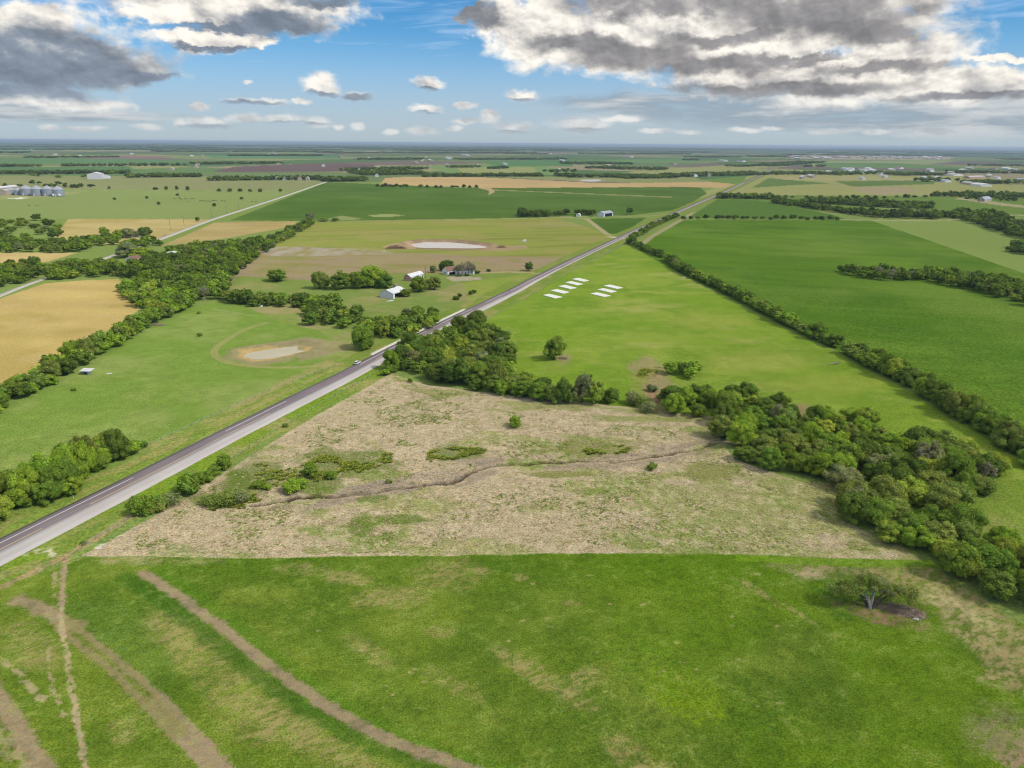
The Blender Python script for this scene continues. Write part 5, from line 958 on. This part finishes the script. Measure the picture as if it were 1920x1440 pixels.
# loafing shed and things lying in the pond pasture
def loafing():
    a, b = P(153, 702), P(172, 703); u = (b - a) / np.linalg.norm(b - a); e = empty('animal_shelter', (*a, zat(*a)), math.atan2(u[1], u[0])); tag(e, 'small white roofed animal shelter beside the wheat hedgerow', 'shelter'); L = np.linalg.norm(b - a)
    m = MB(); m.box((L * .3, 2.8, .9), (L * .6, .12, 2.4)); m.box((.06, 1.4, .9), (.12, 2.7, 2.4)); m.box((L * .6, 1.4, .9), (.12, 2.7, 2.4)); m.build('wall', M_['bluewhite'], e)
    r = MB(); r.add([(-.7, -.8, 1.95), (L, -.8, 2.15), (L, 3.2, 2.75), (-.7, 3.2, 2.55), (-.7, -.8, 2.05), (L, -.8, 2.25), (L, 3.2, 2.85), (-.7, 3.2, 2.65)], [(3, 2, 1, 0), (4, 5, 6, 7), (0, 1, 5, 4), (1, 2, 6, 5), (2, 3, 7, 6), (3, 0, 4, 7)]); r.build('roof', M_['white_metal'], e)
    for px in (.2, L - .3): q = MB(); q.box((px, -.6, .8), (.14, .14, 2.3)); q.build('post', M_['wood'], e)
loafing()
def lying(name, lab, cat, x, y, d, mat, rz):
    p = P(x, y); m = MB(); m.box((0, 0, d[2] / 2), d); m.box((d[0] * .15, d[1] * .2, d[2] * 1.3), (d[0] * .6, d[1] * .8, d[2] * .6), .2); o = m.build(name, mat); o.location = (*p, zat(*p) + .02); o.rotation_euler = (0, 0, rz); tag(o, lab, cat)
lying('metal_sheet', 'white metal sheet lying near the animal shelter', 'sheet', 205, 700.5, (2.6, 1.1, .1), M_['white_metal'], .4); lying('feed_trough', 'white trough on the dry grass behind the small pond', 'trough', 490, 575, (2.4, 1.4, .8), M_['white_metal'], .2)
lying('metal_sheet', 'white junk sheet at the edge of the brush pile', 'sheet', 1717, 1161, (1.5, .5, .2), M_['white_metal'], -.5); lying('trailer', 'white trailer in the yellowish pond pasture', 'trailer', 983, 453, (5, 2.2, 1.6), M_['white_metal'], .2); lying('metal_sheet', 'white scrap at the barn corner', 'sheet', 731, 565, (6, 1.2, .4), M_['white_metal'], .5)
lying('concrete_block', 'pale concrete culvert end beside the fence corner thicket', 'concrete block', 247, 951, (2.0, .9, .7), M_['concrete'], .5); lying('plank_stack', 'white planks leaning by the long crop hedgerow', 'planks', 1281, 521, (4.5, 1.0, .5), M_['white_metal'], -.7); lying('stone', 'pale flat stone by the wooden rail fence', 'stone', 185, 1030, (1.6, .5, .25), M_['concrete'], .6)
for k, q in enumerate([[(1017.8, 554.0), (1030, 551.7), (1054.6, 557.6), (1040.3, 560.0)], [(1032, 545.3), (1044.6, 543), (1067.5, 548.3), (1055.8, 551.1)], [(1046.6, 537.5), (1059.7, 535.2), (1081, 540.6), (1069, 542.8)], [(1059.4, 530.3), (1071.2, 528), (1093.2, 533.4), (1081.8, 535.6)], [(1072.2, 523.9), (1084.4, 521.7), (1104.4, 526.5), (1093.7, 528.6)],
                     [(1106.8, 552.3), (1119, 549.8), (1145, 556), (1132.3, 558.2)], [(1119.8, 544.2), (1131.7, 542.1), (1156.3, 547.8), (1144.7, 550.2)], [(1131.6, 537.1), (1143.5, 534.9), (1168, 540.6), (1156.3, 542.9)]]):
    p = W(q); m = MB(); z = [zat(*a) for a in p]; zz = max(z); m.add([(*a, zz - .5) for a in p] + [(*a, zz + .45) for a in p], [(3, 2, 1, 0), (4, 5, 6, 7), (0, 1, 5, 4), (1, 2, 6, 5), (2, 3, 7, 6), (3, 0, 4, 7)]); o = m.build('slab', M_['slab'])
    c = np.mean(p, 0); o.data.transform(Matrix.Translation((-c[0], -c[1], -zz))); o.location = (c[0], c[1], zz)
    tag(o, ['nearest', 'second', 'middle', 'fourth', 'farthest', 'nearest', 'middle', 'farthest'][k] + f" white rectangular slab of the {'five' if k < 5 else 'three'} in the row {'beside' if k < 5 else 'farther from'} the highway", 'slab', 'white slabs laid out in the bright pasture')
# grain store
def grain_bin(x, y, wpx, hpx, lab):
    s = mpp(x, y); r, h = wpx * s / 2, hpx * s; p = P(x, y); e = empty('grain_bin', (*p, .2)); tag(e, lab, 'grain bin', 'grain bins of the farm store')
    m = MB(); prof = []
    n = 9
    for k in range(n): z0 = h * .66 * k / n; prof += [(r, z0), (r * 1.015, z0 + h * .33 / n)]
    m.lathe(prof + [(r, h * .66)], 28); m.build('wall', M_['galv'], e, True); q = MB(); q.lathe([(r * 1.05, h * .66), (r * .55, h * .85), (r * .12, h * .985)], 28); ro = q.build('roof', M_['galv_roof'], e); c = MB(); c.lathe([(r * .13, h * .98), (r * .13, h * 1.02), (r * .02, h * 1.05)], 12); c.build('roof_cap', M_['galv_roof'], ro)
    d = MB(); d.box((0, -r * 1.02, h * .12), (r * .22, r * .06, h * .24)); d.build('door', M_['white_metal'], e)
for a in [(21, 365, 10.5, 11, 'small grain bin at the left end of the row'), (34.5, 365.5, 10.5, 10.5, 'small grain bin second from the left'), (51, 366, 17, 14.5, 'leftmost of the four large grain bins'), (71, 367, 16.5, 15, 'second of the four large grain bins'), (91, 367, 16.5, 15, 'third of the four large grain bins'), (110.6, 368, 16.5, 15.5, 'rightmost large grain bin at the end of the row')]: grain_bin(*a)
for x, lab in ((100.5, 'white tank standing between the two right grain bins'), (111.5, 'white tank in front of the rightmost grain bin')):
    p = P(x, 368.6); m = MB(); m.lathe([(3, 0), (3.2, 3), (2.6, 5), (1, 6)], 16); o = m.build('tank', M_['white_metal'], None, True); o.location = (*p, .2); tag(o, lab, 'tank', 'white tanks at the grain bins')

# ------------------------------------------------------------------ vehicles, cattle, poles, fences
def make_car(lab, p, ang, paint, z, group=None):
    e = empty('car', (p[0], p[1], z), ang); tag(e, lab, 'car', group)
    prof = [(-2.3, .35), (-2.35, .8), (-2.2, 1.0), (-.95, 1.08), (2.25, 1.1), (2.35, .7), (2.3, .35)]; prof = [(x * 1.0, q) for x, q in prof]
    m = MB(); n = len(prof); m.add([(x, -.92, q) for x, q in prof] + [(x, .92, q) for x, q in prof], [tuple(range(n))[::-1], tuple(range(n, 2 * n))] + [(k, (k + 1) % n, n + (k + 1) % n, n + k) for k in range(n)]); b = m.build('body', paint, e)
    for pol in b.data.polygons: pol.use_smooth = False
    c = MB(); c.add([(-1.1, -.86, 1.07), (2.15, -.86, 1.09), (1.85, -.70, 1.68), (-.45, -.70, 1.66), (-1.1, .86, 1.07), (2.15, .86, 1.09), (1.85, .70, 1.68), (-.45, .70, 1.66)], [(0, 1, 2, 3), (7, 6, 5, 4), (0, 4, 5, 1), (1, 5, 6, 2), (3, 2, 6, 7), (0, 3, 7, 4)]); c.build('window', M_['glass'], e)
    r = MB(); r.box((.7, 0, 1.70), (2.4, 1.42, .07)); r.build('roof', paint, e)
    for wx in (-1.45, 1.45):
        for wy in (-.86, .86):
            w = MB(); w.tube([(wx, wy - .11, .35), (wx, wy + .11, .35)], .36, 14); t = w.build('wheel', M_['black'], e); q = MB(); q.tube([(wx, wy - .13, .35), (wx, wy + .13, .35)], .2, 10); q.build('rim', M_['galv'], t)
    for sy in (-.65, .65): h = MB(); h.box((-2.33, sy, .82), (.08, .4, .16)); h.build('headlight', M_['white_metal'], e)
    for sy in (-.7, .7): h = MB(); h.box((2.33, sy, .9), (.08, .3, .2)); h.build('taillight', M_['red'], e)
ra = math.atan2(RD[1], RD[0]); tcar = float(P(660, 681) @ RD)
pc = roadpt(tcar, roadrow(tcar)[0] + 1.1); make_car('white car driving along the near part of the highway', pc, ra + math.pi, M_['carw'], float(terrain(np.array([pc[0]]), np.array([pc[1]]))[0]) + .3)
make_car('white car parked at the gravel road by the farmhouse', P(308, 441.5), .5, M_['carw'], .15)
make_car('dark car parked beside the gravel road below the farmhouse', P(289, 448), .9, surf('dark_car_paint', (.05, .04, .05), .3, .1), .15)
def cow_mesh(col, nm):
    m = MB(); rg = [(-1.15, .16, 1.15), (-1.0, .36, 1.12), (-.4, .42, 1.05), (.3, .42, 1.06), (.75, .36, 1.15), (1.05, .22, 1.35), (1.35, .16, 1.35), (1.6, .13, 1.18), (1.75, .08, 1.05)]; m.tube([(x, 0, z) for x, _, z in rg], [r for _, r, _ in rg], 10)
    for x in (-.85, .7):
        for y in (-.22, .22): m.tube([(x, y, .95), (x - .05, y, .5), (x, y, 0)], [.13, .08, .06], 6)
    m.tube([(-1.15, 0, 1.3), (-1.3, 0, .7)], [.04, .03], 5); [m.tube([(1.3, s * .12, 1.45), (1.28, s * .3, 1.45)], [.05, .02], 5) for s in (-1, 1)]
    return m.mesh('cow', surf(nm, col, .8, .2, 1.0), True)
COWS = [cow_mesh((.02, .017, .015), 'black_hide'), cow_mesh((.12, .05, .03), 'red_brown_hide'), cow_mesh((.5, .45, .38), 'cream_hide')]
for k, (x, y) in enumerate([(321, 373), (326, 372.5), (330, 373), (338, 373.3), (340, 374.5), (347, 373), (350, 374), (358, 373.5), (361, 373), (366, 373), (370, 378), (374, 377.5), (378, 377), (382, 378), (386, 377.8), (390, 378), (394, 378.5), (398, 376.5), (401, 377), (405, 376.7), (411, 377), (417, 377.5), (422, 378), (352, 379), (336, 371), (473, 379), (480, 379.4), (54, 386), (68, 386), (75, 386.4), (88, 386.5)]):
    p = P(x, y); o = obj('cow', COWS[0 if k % 5 else (1 if k % 2 else 2)]); o.location = (*p, 0); o.rotation_euler = (0, 0, rs.uniform(0, 6.28)); o.scale = (1.25,) * 3
    tag(o, 'tiny grazing cow of the herd in the far pasture' if k < 25 else 'tiny cow apart from the herd in the far pasture', 'cow', 'cattle of the far herd' if k < 25 else 'cattle apart from the far herd')
def pole(x, y, h, lab):
    p = P(x, y); e = empty('utility_pole', (*p, 0), .4); tag(e, lab, 'utility pole', 'utility poles'); m = MB(); m.tube([(0, 0, -.5), (0, 0, h)], [.26, .18], 8); m.build('shaft', M_['wood'], e); c = MB(); c.box((0, 0, h - .7), (2.6, .16, .18)); ca = c.build('crossarm', M_['wood'], e)
    for s in (-1.15, 0.35, 1.15): q = MB(); q.tube([(s, 0, h - .6), (s, 0, h - .3)], [.07, .05], 6); q.build('insulator', M_['galv'], ca)
for x, y, h, lab in [(320, 432, 15, 'utility pole on the gravel road nearest the farmhouse'), (345.5, 424.5, 15, 'utility pole between farmhouse and field corner on the gravel road'), (397, 408, 14, 'utility pole at the corner of the stubble field'), (425, 401, 13, 'utility pole beside the cattle pasture along the gravel road'), (448, 393, 13, 'far utility pole beside the gravel road'), (798, 521, 10, 'thin utility pole behind the long white shed')]: pole(x, y, h, lab)
def fence(name, lab, pts, step, h, mat, r=.09, strands=3, top=True):
    pl = resample(W(pts), step); 
    if len(pl) > 99: pl = resample(W(pts), step * len(pl) / 98.0)
    z = micro(pl[:, 0], pl[:, 1], terrain(pl[:, 0], pl[:, 1]), np.ones(len(pl))); e = empty(name, (pl[0][0], pl[0][1], 0)); tag(e, lab, 'fence'); o = np.array([pl[0][0], pl[0][1], 0])
    pm = MB(); pm.tube([(0, 0, -.4), (0, 0, h * .5), (.02, .01, h)], [r, r * .95, r * .85], 6); pm = pm.mesh('post', mat)
    for q, zq in zip(pl, z): po = obj('post', pm, e, (q[0] - o[0], q[1] - o[1], zq)); po.rotation_euler = (rs.uniform(-.05, .05), rs.uniform(-.05, .05), rs.uniform(0, 6))
    for s in range(strands): m = MB(); m.tube([np.array([q[0], q[1], zq + h * (.35 + .27 * s)]) - o for q, zq in zip(pl, z)], .018 if strands > 2 else .07, 4); m.build('wire' if strands > 2 else 'rail', M_['galv'] if strands > 2 else mat, e)
PW = surf('pale_new_wood', alb(198, 168, 118), .85, .2, 2.0)
fence('rail_fence', 'pale wooden rail fence at the meadow corner beside the highway', [(98, 1066), (122, 1051), (153, 1030)], 3.6, 1.5, PW, .13, 2)
fence('wire_fence', 'wire fence between the highway verge and the dry pasture', [(155, 1028), (205, 996), (262, 962), (350, 912), (440, 858), (520, 806), (640, 734), (716, 692)], 5.0, 1.35, M_['wood'], .10)
fence('wire_fence', 'wire fence between the highway verge and the pond pasture', [(262, 842), (340, 806), (430, 765), (520, 727), (640, 681)], 5.0, 1.35, M_['wood'], .10)
fence('wire_fence', 'wire fence between the highway and the bright green pasture', [(880, 622), (925, 594), (1000, 552), (1060, 517), (1120, 487), (1180, 453)], 6.0, 1.4, M_['wood'], .13)
fence('wire_fence', 'weathered fence along the lower edge of the brown pasture', [(446, 515), (520, 520), (600, 528)], 6.0, 1.5, M_['wood'], .12)
def guard_rail():
    t0, t1 = float(P(697, 666) @ RD), float(P(876, 581) @ RD); ts = np.arange(t0, t1, 4.0); pl = np.array([roadpt(t, roadrow(t)[0] - 1.1) for t in ts]); z = terrain(pl[:, 0], pl[:, 1]); e = empty('guard_rail', (*pl[0], 0)); tag(e, 'pale guard rail along the highway where the creek passes under', 'guard rail'); o = np.array([*pl[0], 0])
    m = MB(); prof = [(-.14, .25), (.14, .25), (.14, .95), (-.14, .95)]; V = []
    for q, zq in zip(pl, z): V += [np.array([q[0] + RN[0] * a, q[1] + RN[1] * a, zq + b]) - o for a, b in prof]
    n = len(pl); m.add(V, [(i * 4 + k, i * 4 + (k + 1) % 4, (i + 1) * 4 + (k + 1) % 4, (i + 1) * 4 + k) for i in range(n - 1) for k in range(4)] + [(3, 2, 1, 0), tuple(n * 4 - 4 + k for k in range(4))]); m.build('rail', M_['concrete'], e)
    for q, zq in zip(pl, z): b = MB(); b.box((0, 0, .35), (.2, .2, 1.3)); b.build('post', M_['concrete'], e, loc=tuple(np.array([q[0] - RN[0] * .25, q[1] - RN[1] * .25, zq]) - o))
    ribbon('road_shoulder', [(roadpt(t, roadrow(t)[0] - 2.3), roadpt(t, roadrow(t)[0] + .06)) for t in ts], M_['concrete'], 'pale shoulder strip under the guard rail', .11)
guard_rail()
for x, y, lab in ((138, 935, 'white marker post on the verge by the roadside thicket'), (241, 943, 'white marker post beside the fence corner thicket')):
    p = P(x, y); m = MB(); m.tube([(0, 0, -.2), (0, 0, 1.2)], [.09, .09], 6); o = m.build('marker_post', M_['white_metal']); o.location = (*p, zat(*p)); tag(o, lab, 'marker post')

# ------------------------------------------------------------------ dead wood, brush piles, the sparse tree
def branchy(m, p, d, L, r, depth, rg, spread=.7):
    q = p + d * L; m.tube([p, p + d * L * .5 + rg.normal(size=3) * L * .05, q], [r, r * .8, r * .6], 5 if depth > 1 else 4)
    if depth == 0: return
    for _ in range(rg.randint(2, 4)):
        n = d + rg.normal(size=3) * spread; n[2] = abs(n[2]) * .8 + .15; n /= np.linalg.norm(n); branchy(m, p + d * L * rg.uniform(.55, 1.0), n, L * rg.uniform(.6, .8), r * .58, depth - 1, rg, spread)
def bare_tree(x, y, h, lab, seed, depth=4, grp=None):
    p = P(x, y); rg = np.random.RandomState(seed); m = MB(); branchy(m, np.array([0, 0, -.2]), np.array([0, 0, 1.0]), h * .34, h * .042, depth, rg); e = empty('bare_tree', (*p, zat(*p))); tag(e, lab, 'tree', grp)
    o = m.build('trunk', DEADW, e); V, F, Tn = crown_np(rg, 30, 60, .24, h * .36, h * .8, .1, False, 1.1, (.25, .42)); c = obj('crown', mesh_np('crown', V + np.array((0, 0, h * .25)), F, LEAF, {'tint': Tn}), e); c.color = (.27, .26, .17, 1)
bare_tree(866, 518, 12, 'grey leafless tree in front of the long farmhouse wing', 3); bare_tree(878, 516, 13, 'grey leafless tree beside the right half of the farmhouse', 4); bare_tree(886, 515, 10, 'small grey leafless tree at the farmhouse corner', 6)
bare_tree(858, 517, 10, 'thin grey leafless tree at the left of the long farmhouse wing', 5); bare_tree(1455, 800, 10, 'grey half dead tree at the notch of the creek wood', 31); bare_tree(1598, 962, 9, 'thin grey leafless tree on the meadow side of the olive wood', 32); bare_tree(852, 716, 10, 'thin grey leafless tree inside the creek wood by the highway', 33); bare_tree(1728, 885, 10, 'pale leafless snag standing in the fresh green thicket', 8); bare_tree(384, 563, 11, 'pale dead trunk at the foot of the dark wood', 9, 2); bare_tree(1845, 905, 8, 'grey leafless snag at the right end of the olive wood', 12, 3); bare_tree(1670, 527, 11, 'bare pale tree in the wood strip out in the crop', 14, 2); bare_tree(1646, 524, 12, 'pale trunk left in the wood strip out in the crop', 15, 2)
def brush(name, lab, x, y, rx, ry, h, n, mat, rz, L=(1.0, 2.6)):
    p = P(x, y); rg = np.random.RandomState(int(x)); m = MB()
    for _ in range(n):
        a, q = rg.uniform(0, 6.28), math.sqrt(rg.uniform(0, 1)); c = np.array([math.cos(a) * q * rx, math.sin(a) * q * ry, 0]); c[2] = h * (1 - q * q) * rg.uniform(.2, 1.0) + .05; d = rg.normal(size=3); d[2] *= .35; d /= np.linalg.norm(d); l = rg.uniform(*L) / 2
        a0, b0 = c - d * l, c + d * l; a0[2], b0[2] = max(a0[2], .02), max(b0[2], .02); m.tube([a0, c + rg.normal(size=3) * .06, b0], [.075, .06, .03], 4)
    o = m.build(name, mat); o.location = (*p, zat(*p)); o.rotation_euler = (0, 0, rz); tag(o, lab, 'brush pile')
GREYB = surf('grey_brush', alb(150, 130, 112), .95, .3, 2.0, col2=alb(190, 172, 154)); brush('brush_pile', 'grey brown brush pile of cut branches beside the sparse tree', 1698, 1146, 5.2, 2.6, .9, 520, GREYB, -.45); brush('brush_pile', 'low trail of brush between tree foot and brush pile', 1667, 1138, 3.6, 1.2, .4, 160, GREYB, .1)
brush('brush_pile', 'grey brush pile at the foot of the wheat hedgerow', 294, 610, 6.0, 1.8, 1.0, 160, GREYB, .2, (1.5, 4)); brush('brush_pile', 'small grey brush beside the lone round tree', 1056, 672, 2.4, 2.6, .6, 110, GREYB, .3); brush('brush_pile', 'dark mound of pulled brush at the big pond bank', 742, 466, 12, 5, 4.5, 260, surf('dark_brush', alb(112, 92, 80), .95, .3), .1, (3, 8)); brush('brush_pile', 'brown mound of brush on the right bank of the big pond', 940, 464, 6, 3, 3, 120, surf('dark_brush', alb(130, 100, 86), .95, .3), .1, (2, 5))
def log_():
    p = P(1562, 683); m = MB(); rg = np.random.RandomState(2); m.tube([(-4.2, 0, .3), (0, .2, .45), (3.2, 0, .5)], [.12, .28, .36], 8)
    for _ in range(16): branchy(m, np.array([rg.uniform(1, 3.4), 0, .5]), (lambda v: v / np.linalg.norm(v))(np.array([rg.uniform(.2, 1), rg.normal() * .6, rg.uniform(.1, .8)])), 1.4, .06, 1, rg)
    o = m.build('fallen_log', DEADW); o.location = (*p, zat(*p)); o.rotation_euler = (0, 0, .25); tag(o, 'fallen dead tree lying against the hedgerow in the bright pasture', 'log')
log_()
def sparse_tree():
    p = P(1634, 1138); e = empty('sparse_tree', (*p, zat(*p))); tag(e, 'open crowned leaning tree with several stems in the near meadow', 'tree'); rg = np.random.RandomState(21)
    tips = []
    for lean, h in (((-.55, .1), 6.4), ((.05, .2), 7.6), ((.5, -.1), 5.6), ((-1.0, .6), 5.0), ((1.2, .2), 4.6)):
        m = MB(); a = np.array([rg.uniform(-.3, .3), rg.uniform(-.3, .3), -.2]); b = np.array([lean[0] * 1.3, lean[1] * 1.3, h * .45]); c = np.array([lean[0] * 3.0, lean[1] * 2.2, h * .8]); m.tube([a, b, c], [.26, .17, .07], 7)
        for _ in range(7): branchy(m, a + (c - a) * rg.uniform(.45, 1), (lambda v: v / np.linalg.norm(v))(np.array([lean[0] + rg.normal() * .8, rg.normal() * .8, rg.uniform(.1, .7)])), h * .18, .05, 2, rg)
        m.build('trunk', DEADW if lean[0] in (.05, -.55) else BARK, e); tips.append(c)
    e.scale = (1.9, 1.7, 1.25)
    for ctr, rr, hh, nc in (((-4.6, .6, 3.9), 2.6, 2.6, 17), ((-1.0, .4, 5.6), 2.4, 3.4, 20), ((.8, .2, 4.2), 1.7, 2.2, 9), ((3.9, -.2, 3.0), 2.7, 3.0, 24), ((-2.4, .3, 4.4), 1.6, 1.8, 8)):
        V, F, Tn = crown_np(rg, nc, 190, .10, rr, hh, .0, False, 1.15, (.22, .40)); V = V + np.array(ctr) - (0, 0, hh * .4); o = obj('crown', mesh_np('crown', V, F, LEAF, {'tint': Tn}), e); o.color = (.195, .245, .060, 1)
sparse_tree()

# ------------------------------------------------------------------ air
def haze():
    m = bpy.data.materials.new('haze'); m.use_nodes = True; N = NT(m.node_tree); N.n.clear(); out = N.node('ShaderNodeOutputMaterial'); v = N.node('ShaderNodeVolumePrincipled'); v.inputs['Color'].default_value = (.62, .76, .95, 1); v.inputs['Density'].default_value = 3.8e-5; v.inputs['Anisotropy'].default_value = .2; N.l.new(v.outputs[0], out.inputs['Volume'])
    b = MB(); b.box((0, 0, 63), (186000, 186000, 136)); o = b.build('haze', m); tag(o, 'thin bluish haze over the farmland', None, None, 'stuff')
haze()
